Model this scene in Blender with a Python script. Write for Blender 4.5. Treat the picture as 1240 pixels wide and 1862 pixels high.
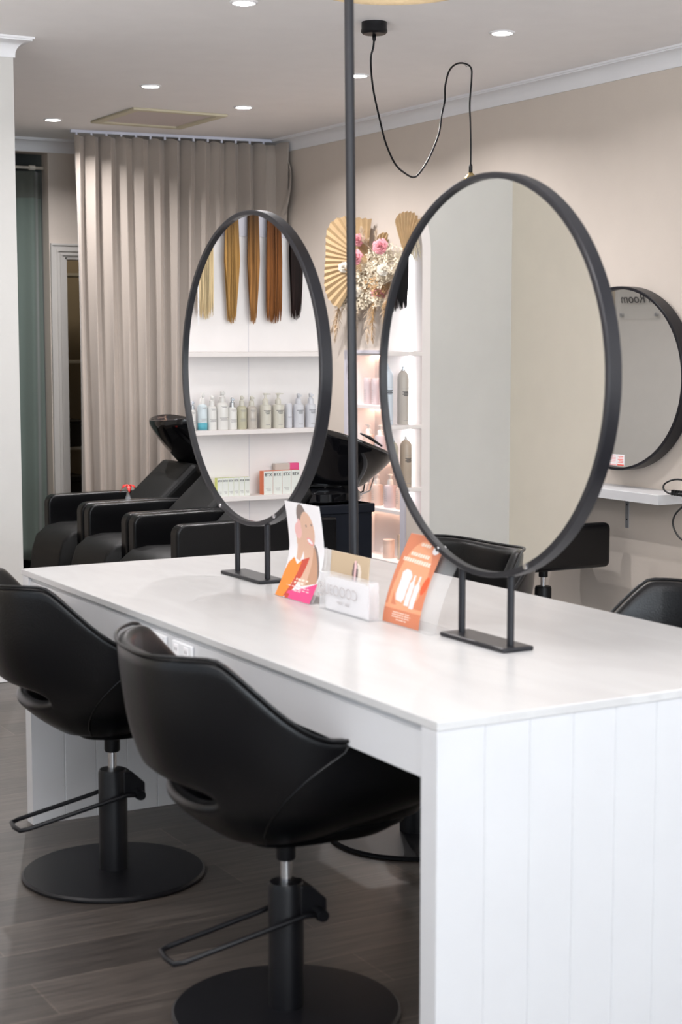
import bpy, bmesh, math, random
from mathutils import Vector, Matrix
R=math.radians; PI=math.pi; sin=math.sin; cos=math.cos
for o in list(bpy.data.objects): bpy.data.objects.remove(o)
S=bpy.context.scene; COL=S.collection
random.seed(4)

# ------------------------------------------------------------ camera, light, exposure
cd=bpy.data.cameras.new('camera'); cam=bpy.data.objects.new('camera',cd); COL.objects.link(cam)
cam.location=(0,0,1.5); cam.rotation_euler=(R(90-5.894),0,R(-29.505))
cd.sensor_fit='VERTICAL'; cd.sensor_height=36; cd.sensor_width=24; cd.lens=2985/1862*36
cd.clip_start=.05; cd.dof.use_dof=True; cd.dof.focus_distance=6.6; cd.dof.aperture_fstop=5.0
S.camera=cam
w=bpy.data.worlds.new('world'); S.world=w; w.use_nodes=True
w.node_tree.nodes['Background'].inputs[0].default_value=(.80,.90,1,1)
w.node_tree.nodes['Background'].inputs[1].default_value=.95
S.view_settings.view_transform='Standard'; S.view_settings.look='None'
S.view_settings.gamma=1; S.view_settings.use_curve_mapping=False; S.view_settings.exposure=0.3
def area(name,loc,rot,sx,sy,power,col=(1,1,1),shape='RECTANGLE',spread=180):
    l=bpy.data.lights.new(name,'AREA'); l.energy=power; l.color=col; l.shape=shape; l.size=sx; l.size_y=sy; l.spread=R(spread)
    o=bpy.data.objects.new(name,l); COL.objects.link(o); o.location=loc; o.rotation_euler=rot; return o
# daylight through the shop window behind the camera
area('window_daylight',(2.1,-2.45,1.35),(R(152),0,0),5.0,2.2,315,(.84,.92,1))
area('added_side_fill',(-.58,1.3,1.4),(R(171),0,R(-90)),5.8,2.1,270,(1,.965,.95))  # added fill from the left, tilted upward to brighten the ceiling

# ------------------------------------------------------------ materials
MT={}
def mat(name,col,rough=.5,metal=0,spec=.5,bump=0,bscale=60,emit=None,es=0,trans=0,var=0,vscale=8,coat=0,sheen=0):
    m=bpy.data.materials.new(name); m.use_nodes=True; nt=m.node_tree; b=nt.nodes['Principled BSDF']
    b.inputs['Base Color'].default_value=(*col,1); b.inputs['Roughness'].default_value=rough
    b.inputs['Metallic'].default_value=metal; b.inputs['Specular IOR Level'].default_value=spec
    b.inputs['Transmission Weight'].default_value=trans; b.inputs['Coat Weight'].default_value=coat
    b.inputs['Sheen Weight'].default_value=sheen
    if emit: b.inputs['Emission Color'].default_value=(*emit,1); b.inputs['Emission Strength'].default_value=es
    tc=nt.nodes.new('ShaderNodeTexCoord')
    n=nt.nodes.new('ShaderNodeTexNoise'); n.inputs['Scale'].default_value=vscale; n.inputs['Detail'].default_value=4
    nt.links.new(tc.outputs['Object'],n.inputs['Vector'])
    v=var if var else .03
    mx=nt.nodes.new('ShaderNodeMix'); mx.data_type='RGBA'
    mx.inputs[6].default_value=(*[c*(1-v) for c in col],1); mx.inputs[7].default_value=(*[min(1,c*(1+v)) for c in col],1)
    nt.links.new(n.outputs['Fac'],mx.inputs[0]); nt.links.new(mx.outputs[2],b.inputs['Base Color'])
    if bump:
        n2=nt.nodes.new('ShaderNodeTexNoise'); n2.inputs['Scale'].default_value=bscale; n2.inputs['Detail'].default_value=3
        nt.links.new(tc.outputs['Object'],n2.inputs['Vector'])
        bp=nt.nodes.new('ShaderNodeBump'); bp.inputs['Strength'].default_value=bump; bp.inputs['Distance'].default_value=.01
        nt.links.new(n2.outputs['Fac'],bp.inputs['Height']); nt.links.new(bp.outputs['Normal'],b.inputs['Normal'])
    MT[name]=m; return m
mat('beige_paint',(.63,.56,.495),.75,bump=.05,bscale=200)
mat('left_paint',(.86,.80,.69),.75,bump=.05,bscale=200)
mat('partition_paint',(.60,.587,.562),.7,bump=.05,bscale=200)
mat('ceiling_paint',(.92,.90,.90),.85)
mat('cornice_paint',(.82,.82,.84),.6)
mat('white_lacquer',(.585,.585,.595),.35)
mat('niche_white',(.86,.82,.81),.5)
mat('niche_trim',(.84,.78,.76),.5)
mat('lavender_board',(.60,.58,.64),.5)
mat('black_metal',(.009,.009,.012),.36,metal=.0,spec=.38,bump=.02,bscale=400)
mat('base_black',(.004,.004,.0055),.42,spec=.3,bump=.05,bscale=300)
mat('leather',(.0012,.0012,.0018),.29,spec=.36,bump=.10,bscale=260)
mat('leather_grey',(.008,.008,.008),.5,spec=.28,bump=.12,bscale=200)
mat('gloss_black',(.004,.004,.005),.06,spec=.6,coat=.3)
mat('cabinet_black',(.006,.008,.014),.45,spec=.3)
mat('chrome',(.8,.8,.82),.12,metal=1)
mat('mirror_glass',(.93,.94,.93),.0,metal=1); 
mat('door_paint',(.55,.53,.50),.5)
mat('door_edge',(.38,.36,.32),.6)
mat('dark_room',(.30,.25,.18),.8)
mat('black_plastic',(.012,.012,.013),.4)
mat('track_white',(.72,.74,.85),.4)
mat('hatch_trim',(.62,.57,.42),.5); mat('hatch_panel',(.62,.55,.53),.6)
mat('lamp_shade',(.60,.45,.27),.7,bump=.3,bscale=90)
mat('brass',(.65,.5,.25),.3,metal=1)
mat('sock_white',(.75,.75,.76),.4)
mat('bracket_grey',(.45,.46,.48),.4,metal=.6)
mat('pink_vinyl',(.62,.30,.32),.25)
mat('rose_pink',(.80,.34,.38),.6,var=.12,vscale=30); mat('rose_white',(.78,.72,.62),.7,var=.08,vscale=30)
mat('pampas',(.62,.49,.36),.9,var=.25,vscale=30); mat('dry_cream',(.70,.62,.48),.9,var=.25,vscale=40)
mat('dry_brown',(.42,.26,.12),.9,var=.25,vscale=40); mat('palm',(.45,.31,.165),.7,var=.2,vscale=20)
mat('red_petal',(.70,.02,.015),.4)
mat('ink',(.03,.03,.035),.5); mat('ink_soft',(.33,.31,.31),.6); mat('ink_faint',(.52,.49,.49),.6); mat('paper',(.86,.84,.85),.5)
mat('led_cool',(1,1,1),.5,emit=(.96,.95,1),es=10); mat('led_warm',(1,.8,.65),.5,emit=(1,.66,.50),es=11)
mat('downlight_lens',(1,1,1),.5,emit=(1,.96,.94),es=26)
mat('kraft',(.55,.42,.28),.6)
def glassmat(name,col,alpha,rough=.05):
    m=bpy.data.materials.new(name); m.use_nodes=True; nt=m.node_tree; nt.nodes.clear()
    o=nt.nodes.new('ShaderNodeOutputMaterial'); t=nt.nodes.new('ShaderNodeBsdfTransparent'); g=nt.nodes.new('ShaderNodeBsdfPrincipled'); x=nt.nodes.new('ShaderNodeMixShader')
    g.inputs['Base Color'].default_value=(*col,1); g.inputs['Roughness'].default_value=rough; x.inputs[0].default_value=alpha
    nt.links.new(t.outputs[0],x.inputs[1]); nt.links.new(g.outputs[0],x.inputs[2]); nt.links.new(x.outputs[0],o.inputs[0]); MT[name]=m; return m
glassmat('window_glass',(.9,.95,1),.06); glassmat('acrylic',(.9,.9,.92),.22,.1); glassmat('acrylic_clear',(.88,.89,.9),.22,.08)
glassmat('plaque_glass',(.80,.80,.77),.10,.05); glassmat('vase_glass',(.8,.82,.85),.3)
def folds(name,c):
    m=mat(name,c,.85,sheen=.3,var=.05,vscale=3); 
    nt=m.node_tree; b=nt.nodes['Principled BSDF']; tc=nt.nodes.new('ShaderNodeTexCoord'); mp=nt.nodes.new('ShaderNodeMapping'); mp.inputs['Scale'].default_value=(300,300,300)
    wv=nt.nodes.new('ShaderNodeTexNoise'); wv.inputs['Scale'].default_value=1; bp=nt.nodes.new('ShaderNodeBump'); bp.inputs['Strength'].default_value=.15; bp.inputs['Distance'].default_value=.002
    nt.links.new(tc.outputs['Object'],mp.inputs['Vector']); nt.links.new(mp.outputs[0],wv.inputs['Vector']); nt.links.new(wv.outputs['Fac'],bp.inputs['Height']); nt.links.new(bp.outputs[0],b.inputs['Normal'])
folds('curtain_beige',(.385,.335,.292)); folds('curtain_green',(.12,.155,.135)); folds('curtain_green_band',(.09,.10,.085))
def floor_mat():
    m=bpy.data.materials.new('floor_planks'); m.use_nodes=True; nt=m.node_tree; b=nt.nodes['Principled BSDF']; L=nt.links.new
    tc=nt.nodes.new('ShaderNodeTexCoord'); br=nt.nodes.new('ShaderNodeTexBrick')
    br.offset=.37; br.inputs['Scale'].default_value=1; br.inputs['Brick Width'].default_value=1.2; br.inputs['Row Height'].default_value=.2
    br.inputs['Mortar Size'].default_value=.0022; br.inputs['Mortar Smooth'].default_value=.3; br.inputs['Bias'].default_value=0
    br.inputs['Color1'].default_value=(.046,.040,.036,1); br.inputs['Color2'].default_value=(.084,.073,.065,1); br.inputs['Mortar'].default_value=(.13,.11,.095,1)
    L(tc.outputs['Object'],br.inputs['Vector'])
    mp=nt.nodes.new('ShaderNodeMapping'); mp.inputs['Scale'].default_value=(2.2,26,1); L(tc.outputs['Object'],mp.inputs['Vector'])
    n=nt.nodes.new('ShaderNodeTexNoise'); n.inputs['Scale'].default_value=1.6; n.inputs['Detail'].default_value=8; n.inputs['Distortion'].default_value=1.2; L(mp.outputs[0],n.inputs['Vector'])
    rp=nt.nodes.new('ShaderNodeValToRGB'); rp.color_ramp.elements[0].position=.3; rp.color_ramp.elements[0].color=(.55,.52,.5,1); rp.color_ramp.elements[1].position=.75; rp.color_ramp.elements[1].color=(1.35,1.3,1.25,1); L(n.outputs['Fac'],rp.inputs[0])
    mx=nt.nodes.new('ShaderNodeMix'); mx.data_type='RGBA'; mx.blend_type='MULTIPLY'; mx.inputs[0].default_value=1; L(br.outputs['Color'],mx.inputs[6]); L(rp.outputs[0],mx.inputs[7]); L(mx.outputs[2],b.inputs['Base Color'])
    b.inputs['Roughness'].default_value=.34; b.inputs['Specular IOR Level'].default_value=.6
    bp=nt.nodes.new('ShaderNodeBump'); bp.inputs['Strength'].default_value=.12; bp.inputs['Distance'].default_value=.003; L(n.outputs['Fac'],bp.inputs['Height']); L(bp.outputs[0],b.inputs['Normal'])
    MT['floor']=m
floor_mat()
def stone_mat():
    m=bpy.data.materials.new('white_stone'); m.use_nodes=True; nt=m.node_tree; b=nt.nodes['Principled BSDF']; L=nt.links.new
    tc=nt.nodes.new('ShaderNodeTexCoord'); mp=nt.nodes.new('ShaderNodeMapping'); mp.inputs['Scale'].default_value=(3,.8,1); mp.inputs['Rotation'].default_value=(0,0,.5); L(tc.outputs['Object'],mp.inputs['Vector'])
    n=nt.nodes.new('ShaderNodeTexNoise'); n.inputs['Scale'].default_value=2; n.inputs['Detail'].default_value=7; n.inputs['Distortion'].default_value=2; L(mp.outputs[0],n.inputs['Vector'])
    rp=nt.nodes.new('ShaderNodeValToRGB'); rp.color_ramp.elements[0].position=.35; rp.color_ramp.elements[0].color=(.52,.512,.508,1); rp.color_ramp.elements[1].position=.6; rp.color_ramp.elements[1].color=(.565,.56,.555,1); L(n.outputs['Fac'],rp.inputs[0]); L(rp.outputs[0],b.inputs['Base Color'])
    b.inputs['Roughness'].default_value=.3; MT['stone']=m
stone_mat()
def hairmat(name,root,tip,z0,z1,p=.5):
    m=bpy.data.materials.new(name); m.use_nodes=True; nt=m.node_tree; b=nt.nodes['Principled BSDF']; L=nt.links.new
    tc=nt.nodes.new('ShaderNodeTexCoord'); sp=nt.nodes.new('ShaderNodeSeparateXYZ'); L(tc.outputs['Object'],sp.inputs[0])
    mr=nt.nodes.new('ShaderNodeMapRange'); mr.inputs[1].default_value=z0; mr.inputs[2].default_value=z1; L(sp.outputs[2],mr.inputs[0])
    rp=nt.nodes.new('ShaderNodeValToRGB'); rp.color_ramp.elements[0].color=(*tip,1); rp.color_ramp.elements[1].color=(*root,1); rp.color_ramp.elements[0].position=p; L(mr.outputs[0],rp.inputs[0])
    mp=nt.nodes.new('ShaderNodeMapping'); mp.inputs['Scale'].default_value=(130,130,2); L(tc.outputs['Object'],mp.inputs['Vector'])
    n=nt.nodes.new('ShaderNodeTexNoise'); n.inputs['Scale'].default_value=1; L(mp.outputs[0],n.inputs['Vector'])
    r2=nt.nodes.new('ShaderNodeValToRGB'); r2.color_ramp.elements[0].position=.3; r2.color_ramp.elements[0].color=(.42,.42,.42,1); r2.color_ramp.elements[1].position=.7; r2.color_ramp.elements[1].color=(1.25,1.25,1.25,1); L(n.outputs['Fac'],r2.inputs[0])
    mx=nt.nodes.new('ShaderNodeMix'); mx.data_type='RGBA'; mx.blend_type='MULTIPLY'; mx.inputs[0].default_value=1; L(rp.outputs[0],mx.inputs[6]); L(r2.outputs[0],mx.inputs[7]); L(mx.outputs[2],b.inputs['Base Color'])
    b.inputs['Roughness'].default_value=.6; b.inputs['Specular IOR Level'].default_value=.15; MT[name]=m; return m

# ------------------------------------------------------------ mesh helpers
class MB:
    def __init__(s): s.v=[]; s.f=[]; s.mi=[]; s.cur=0
    def add(s,vs,fs):
        o=len(s.v); s.v+= [tuple(v) for v in vs]; s.f+=[tuple(i+o for i in f) for f in fs]; s.mi+=[s.cur]*len(fs); return s
    def box(s,x0,x1,y0,y1,z0,z1,M=None):
        vs=[(x,y,z) for x in (x0,x1) for y in (y0,y1) for z in (z0,z1)]
        if M: vs=[tuple(M@Vector(v)) for v in vs]
        return s.add(vs,[(0,1,3,2),(4,6,7,5),(0,4,5,1),(2,3,7,6),(0,2,6,4),(1,5,7,3)])
    def rings(s,rings,close=True,cap0=True,cap1=True):
        n=len(rings[0]); vs=[p for r in rings for p in r]; fs=[]
        for i in range(len(rings)-1):
            for j in range(n if close else n-1):
                k=(j+1)%n; fs.append((i*n+j,i*n+k,(i+1)*n+k,(i+1)*n+j))
        if cap0: fs.append(tuple(range(n-1,-1,-1)))
        if cap1: fs.append(tuple((len(rings)-1)*n+j for j in range(n)))
        return s.add(vs,fs)
    def lathe(s,prof,seg=24,c=(0,0,0),ax='z',sx=1,sy=1):
        rs=[]
        for r,h in prof:
            ring=[]
            for k in range(seg):
                a=2*PI*k/seg; x,y=r*cos(a)*sx,r*sin(a)*sy
                p={'z':(x,y,h),'x':(h,x,y),'y':(x,h,y)}[ax]
                ring.append((p[0]+c[0],p[1]+c[1],p[2]+c[2]))
            rs.append(ring)
        return s.rings(rs)
    def tube(s,pts,r,seg=8):
        P=[Vector(p) for p in pts]; rs=[]; up=Vector((0,0,1)); n=None
        for i,p in enumerate(P):
            t=(P[min(i+1,len(P)-1)]-P[max(i-1,0)]).normalized()
            if n is None: n=t.cross(up if abs(t.z)<.9 else Vector((1,0,0))).normalized()
            else: n=(n-t*n.dot(t)); n=n.normalized() if n.length>1e-5 else t.orthogonal().normalized()
            b=t.cross(n); rr=r[i] if isinstance(r,(list,tuple)) else r
            rs.append([tuple(p+rr*(cos(2*PI*k/seg)*n+sin(2*PI*k/seg)*b)) for k in range(seg)])
        return s.rings(rs)
    def grid(s,fn,nu,nv):
        vs=[fn(i/nu,j/nv) for j in range(nv+1) for i in range(nu+1)]
        return s.add(vs,[(j*(nu+1)+i,j*(nu+1)+i+1,(j+1)*(nu+1)+i+1,(j+1)*(nu+1)+i) for j in range(nv) for i in range(nu)])
    def build(s,name,mats,parent=None,smooth=False,bevel=0,seg=2,loc=None,rot=None,solid=0,sub=0,weld=False,auto=None):
        me=bpy.data.meshes.new(name); me.from_pydata(s.v,[],s.f)
        if not isinstance(mats,(list,tuple)): mats=[mats]
        for m in mats: me.materials.append(MT[m])
        if len(mats)>1: me.polygons.foreach_set('material_index',s.mi)
        if weld or smooth or solid or bevel:
            bm=bmesh.new(); bm.from_mesh(me); bmesh.ops.remove_doubles(bm,verts=bm.verts,dist=1e-5)
            if not solid: bmesh.ops.recalc_face_normals(bm,faces=bm.faces)
            bm.to_mesh(me); bm.free()
        if smooth: me.polygons.foreach_set('use_smooth',[True]*len(me.polygons))
        if auto and smooth: me.set_sharp_from_angle(angle=R(auto))
        o=bpy.data.objects.new(name,me); COL.objects.link(o)
        if parent: o.parent=parent
        if loc: o.location=loc
        if rot: o.rotation_euler=rot
        if solid: md=o.modifiers.new('solid','SOLIDIFY'); md.thickness=abs(solid); md.offset=1 if solid>0 else -1
        if bevel: md=o.modifiers.new('bevel','BEVEL'); md.width=bevel; md.segments=seg; md.limit_method='ANGLE'; md.angle_limit=R(35)
        if sub: md=o.modifiers.new('sub','SUBSURF'); md.levels=sub; md.render_levels=sub
        return o
def tag(o,label,cat=None,group=None):
    o['label']=label
    if cat: o['category']=cat
    if group: o['group']=group
    return o
def struct(o): o['kind']='structure'; return o
def empty(name,loc=(0,0,0),rz=0,label=None,cat=None,group=None):
    o=bpy.data.objects.new(name,None); COL.objects.link(o); o.location=loc; o.rotation_euler=(0,0,rz); o.empty_display_size=.1
    if label: tag(o,label,cat,group)
    return o
def copy_tree(o,parent=None):
    c=o.copy(); COL.objects.link(c)
    if parent: c.parent=parent
    for ch in [x for x in bpy.data.objects if x.parent==o]: copy_tree(ch,c)
    return c
def rbox(x0,x1,y0,y1,z0,z1): return MB().box(x0,x1,y0,y1,z0,z1)
def text(body,size,M,name,m,parent=None,flip=False,font_shear=0,ext=.0006):
    c=bpy.data.curves.new('t','FONT'); c.body=body; c.size=size; c.align_x='CENTER'; c.align_y='CENTER'; c.extrude=ext; c.shear=font_shear
    o=bpy.data.objects.new('t',c); COL.objects.link(o); dg=bpy.context.evaluated_depsgraph_get(); dg.update()
    me=bpy.data.meshes.new_from_object(o.evaluated_get(dg)); bpy.data.objects.remove(o)
    if flip: me.transform(Matrix.Diagonal((-1,1,1,1))); me.flip_normals()
    me.transform(M); me.materials.clear(); me.materials.append(MT[m])
    t=bpy.data.objects.new(name,me); COL.objects.link(t)
    if parent: t.parent=parent
    return t
def frame(o,x,y):   # matrix with local x,y axes given
    x=Vector(x).normalized(); y=Vector(y).normalized(); z=x.cross(y)
    return Matrix(((x.x,y.x,z.x,o[0]),(x.y,y.y,z.y,o[1]),(x.z,y.z,z.z,o[2]),(0,0,0,1)))

# ------------------------------------------------------------ room
H=2.8; XL=-.65; XR=4.98; YF=-2.6; YB=10.3; YP=6.98; XP=2.33; XRL=1.49
struct(rbox(XL-.1,XR+.3,YF-.1,12.4,-.1,0).build('floor','floor'))
struct(rbox(XL-.1,XR+.3,YF-.1,12.4,H,H+.1).build('ceiling','ceiling_paint'))
m=MB(); LY0,LY1=-1.8,4.5
m.box(XL-.1,XL,YF,LY0,0,H); m.box(XL-.1,XL,LY1,YP+.14,0,H); m.box(XL-.1,XL,LY0,LY1,0,.3); m.box(XL-.1,XL,LY0,LY1,2.6,H)
struct(m.build('wall_left','left_paint'))
wf=MB()  # unseen left window, made up to go with the added side fill
for y in (LY0,.3,2.4,LY1-.05): wf.box(XL-.08,XL-.02,y,y+.05,.3,2.6)
wf.box(XL-.08,XL-.02,LY0,LY1,.3,.35); wf.box(XL-.08,XL-.02,LY0,LY1,2.55,2.6)
wo=struct(wf.build('added_side_window','black_metal')); rbox(XL-.052,XL-.048,LY0,LY1,.3,2.6).build('pane','window_glass',wo)
# right wall with the lit niche opening
NY0,NY1,NZ0,NZ1=8.085,8.70,.12,1.435
m=MB(); m.box(XR,XR+.22,YF,NY0,0,H); m.box(XR,XR+.22,NY1,YB,0,H); m.box(XR,XR+.22,NY0,NY1,NZ1,H); m.box(XR,XR+.22,NY0,NY1,0,NZ0); m.box(XR+.19,XR+.22,NY0,NY1,NZ0,NZ1)
struct(m.build('wall_right','beige_paint'))
# front wall with shop window
m=MB(); WX0,WX1,WZ0,WZ1=-.45,4.65,.25,2.62
m.box(XL,WX0,YF-.1,YF,0,H); m.box(WX1,XR,YF-.1,YF,0,H); m.box(WX0,WX1,YF-.1,YF,0,WZ0); m.box(WX0,WX1,YF-.1,YF,WZ1,H)
struct(m.build('wall_front','partition_paint'))
wf=MB()
for x in (WX0,.8,2.1,3.4,WX1-.05): wf.box(x,x+.05,YF-.08,YF-.02,WZ0,WZ1)
wf.box(WX0,WX1,YF-.08,YF-.02,WZ0,WZ0+.05); wf.box(WX0,WX1,YF-.08,YF-.02,WZ1-.05,WZ1)
wo=struct(wf.build('window_1','black_metal')); rbox(WX0,WX1,YF-.052,YF-.048,WZ0,WZ1).build('pane','window_glass',wo)
# partition with arched recess
AX,AW,AZ,AR,AB=.61,.71,1.95,.55,.16
def arch(x): 
    d=min(1,abs(x-AX)/AW); return AZ+AR*math.sqrt(max(0,1-d*d))
m=MB(); m.box(XL,AX-AW,YP,YP+.1,0,H); m.box(AX+AW,XP,YP,YP+.1,0,H); m.box(AX-AW,AX+AW,YP,YP+.1,0,AB)
N=48; xs=[AX-AW*cos(PI*i/N) for i in range(N+1)]
for i in range(N):
    a,b=xs[i],xs[i+1]; za,zb=arch(a),arch(b)
    vs=[(a,YP,za),(b,YP,zb),(b,YP,H),(a,YP,H),(a,YP+.1,za),(b,YP+.1,zb),(b,YP+.1,H),(a,YP+.1,H)]
    m.add(vs,[(0,1,2,3),(4,7,6,5),(0,4,5,1)])
m.box(XL,XP,YP+.1,YP+.14,0,H)
struct(m.build('wall_partition','partition_paint'))
struct(rbox(XRL-.1,XRL,YP+.14,9.12,0,H).build('wall_rear_left','partition_paint'))
struct(rbox(.9,1.0,YP+.14,YB,0,H).build('wall_passage','left_paint'))
# back wall with full-height opening (green curtain) and a door
OX0,OX1=2.55,3.655; DX0,DX1,DZ=3.757,4.56,2.052
m=MB(); m.box(.9,OX0,YB,YB+.12,0,H); m.box(OX1,DX0-.0,YB,YB+.12,0,H); m.box(DX0,DX1,YB,YB+.12,DZ,H); m.box(DX1,XR+.22,YB,YB+.12,0,H); m.box(OX0,OX1,YB,YB+.12,2.715,H)
struct(m.build('wall_back','beige_paint'))
m=MB(); m.box(OX0-.1,OX1+.6,11.9,12.0,0,H); m.box(OX0-.2,OX0-.1,YB+.12,12,0,H); m.box(OX1-.0,OX1+.04,YB+.12,12,0,H)
struct(m.build('wall_alcove','curtain_green'))
m=MB(); m.box(OX1+.04,XR+.2,12.0,12.1,0,H); m.box(XR+.1,XR+.2,YB+.12,12.,0,H)
struct(m.build('wall_store_room','dark_room'))
# door frame + open door
m=MB()
X0=DX0-.098; X1=DX1+.098; ZT=DZ+.088
m.box(X0,DX0,YB-.014,YB,0,ZT); m.box(DX1,X1,YB-.014,YB,0,ZT); m.box(DX0,DX1,YB-.014,YB,DZ,ZT)
for ins_,w_ in ((.0,.012),(.040,.010),(.062,.014)):   # raised mouldings running round the casing
    m.box(X0+ins_,X0+ins_+w_,YB-.024,YB-.014,0,ZT-ins_); m.box(X1-ins_-w_,X1-ins_,YB-.024,YB-.014,0,ZT-ins_); m.box(X0+ins_+w_,X1-ins_-w_,YB-.024,YB-.014,ZT-ins_-w_,ZT-ins_)
m.box(DX0-.0,DX0+.012,YB-.01,YB+.12,0,DZ); m.box(DX0,DX1,YB-.01,YB+.12,DZ-.012,DZ)
struct(m.build('door_1','door_paint'))
area('store_room_fill',(4.3,11.2,2.7),(0,0,0),.3,.3,5,(1,.85,.65))  # unseen fill light, added so the doorway does not go black
# store room things
st=empty('storage_shelf',(4.15,11.55,0),0,'dim brown storage shelf seen through the doorway beside the beige curtain','shelf')
m=MB()
for x in (-.38,.36): m.box(x,x+.02,-.15,.15,0,2)
m.build('side_panel','door_edge',st)
for z in (.08,.72,1.35,1.98): rbox(-.36,.36,-.15,.15,z,z+.02).build('shelf','door_edge',st)
for z,h,lab in ((.74,.22,'black storage box on the middle shelf inside the dark doorway'),(.10,.48,'tall black storage box at the bottom of the shelf in the doorway')):
    b=empty('storage_box',(4.05,11.53,z),0,lab,'box'); rbox(-.22,.22,-.13,.13,0,h*.8).build('body','black_plastic',b,bevel=.01); rbox(-.23,.23,-.14,.14,h*.8,h*.9).build('lid','black_plastic',b,bevel=.01)
# cornices: sweep cove profile along paths
def cornice(name,path,flipn):
    prof=[(0,-.082),(.007,-.082),(.007,-.072)]+[(.007+.052*(1-cos(t*PI/2/6)),-.072+.056*sin(t*PI/2/6)) for t in range(1,7)]+[(.066,-.016),(.066,-.009),(.074,-.009),(.074,0)]
    rs=[]
    P=[Vector(p) for p in path]
    for i,p in enumerate(P):
        ns=[]
        if i>0: d=(P[i]-P[i-1]).normalized(); ns.append(Vector((-d.y,d.x))*flipn)
        if i<len(P)-1: d=(P[i+1]-P[i]).normalized(); ns.append(Vector((-d.y,d.x))*flipn)
        n=ns[0] if len(ns)==1 else (ns[0]+ns[1])/(1+ns[0].dot(ns[1]))
        rs.append([(p.x+n.x*a,p.y+n.y*a,H+b) for a,b in prof]+[(p.x,p.y,H)])
    mb=MB(); mb.rings(rs); return struct(mb.build(name,'cornice_paint',smooth=True,auto=40))
cornice('trim_1',[(XR,YF),(XR,YB)],1)
cornice('trim_2',[(1.0,YB),(XR,YB)],-1)
cornice('trim_3',[(XL,YP),(XP,YP),(XP,YP+.14)],-1)
cornice('trim_4',[(XL,YF),(XL,YP)],-1)
cornice('trim_5',[(XRL,YP+.14),(XRL,9.12)],-1)
for n,a in (('baseboard_right',(XR-.014,XR,YF,YB,0,.09)),('baseboard_partition',(XL,XP,YP-.014,YP,0,.09)),('baseboard_left',(XL,XL+.014,YF,YP,0,.09)),('baseboard_back',(1.0,OX0,YB-.014,YB,0,.09))):
    struct(rbox(*a).build(n,'cornice_paint',bevel=.004))

# ------------------------------------------------------------ island table
TX0,TX1,TY0,TY1,TH=1.627,2.70,2.512,4.898,.80
tb=empty('island_table',((TX0+TX1)/2,(TY0+TY1)/2,0),0,'long white salon island table with panelled ends carrying two round mirrors','table')
ox,oy=tb.location.x,tb.location.y
def tpart(mb,name,m,**k):
    mb.v=[(a-ox,b-oy,c) for a,b,c in mb.v]; return mb.build(name,m,tb,**k)
tpart(rbox(TX0,TX1,TY0,TY1,TH-.019,TH),'tabletop','stone',bevel=.002)
def endpanel(ya,yb,face):
    mb=MB(); g=[TX0]+[1.735+.1045*i for i in range(10) if 1.735+.1045*i<TX1-.03]+[TX1]
    for i in range(len(g)-1):   # boards with fine v-grooves on both faces
        a,b=g[i],g[i+1]; e=.0022
        vs=[];
        for z in (0,TH-.019):
            vs+=[(a,ya+e if i else ya,z),(a+(e if i else 0),ya,z),(b-(e if i<len(g)-2 else 0),ya,z),(b,ya+e if i<len(g)-2 else ya,z),
                 (b,yb-e if i<len(g)-2 else yb,z),(b-(e if i<len(g)-2 else 0),yb,z),(a+(e if i else 0),yb,z),(a,yb-e if i else yb,z)]
        mb.add(vs,[(k,(k+1)%8,8+(k+1)%8,8+k) for k in range(8)]+[tuple(range(7,-1,-1)),tuple(range(8,16))])
    return tpart(mb,'end_panel','white_lacquer')
endpanel(TY0+.001,TY0+.056,-1); endpanel(TY1-.07,TY1-.018,1)
ap=MB(); ap.box(TX0+.006,TX0+.024,TY0+.056,TY1-.07,.68,TH-.031); ap.box(TX0+.012,TX0+.024,TY0+.056,TY1-.07,TH-.031,TH-.019)
tpart(ap,'apron','white_lacquer')
ap=MB(); ap.box(TX1-.024,TX1-.006,TY0+.056,TY1-.07,.68,TH-.031); ap.box(TX1-.024,TX1-.012,TY0+.056,TY1-.07,TH-.031,TH-.019)
tpart(ap,'apron','white_lacquer')
def outlet(y,lab):
    o=empty('power_outlet',(TX0+.006,y,.742),0,lab,'power outlet','power outlets on the table apron')
    rbox(-.009,0,-.058,.058,-.021,.021).build('cover_plate','sock_white',o,bevel=.003)
    for yy in (-.03,.03):
        s=rbox(-.011,-.009,yy-.012,yy+.012,-.014,.014).build('socket','paper',o,bevel=.001)
        for k in (-1,1): rbox(-.0115,-.0108,yy+k*.005-.001,yy+k*.005+.001,-.002,.006).build('slot','ink',s)
outlet(3.83,'white double power outlet on the table apron, the farther of two'); outlet(3.67,'white double power outlet on the table apron, the nearer of two')

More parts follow.
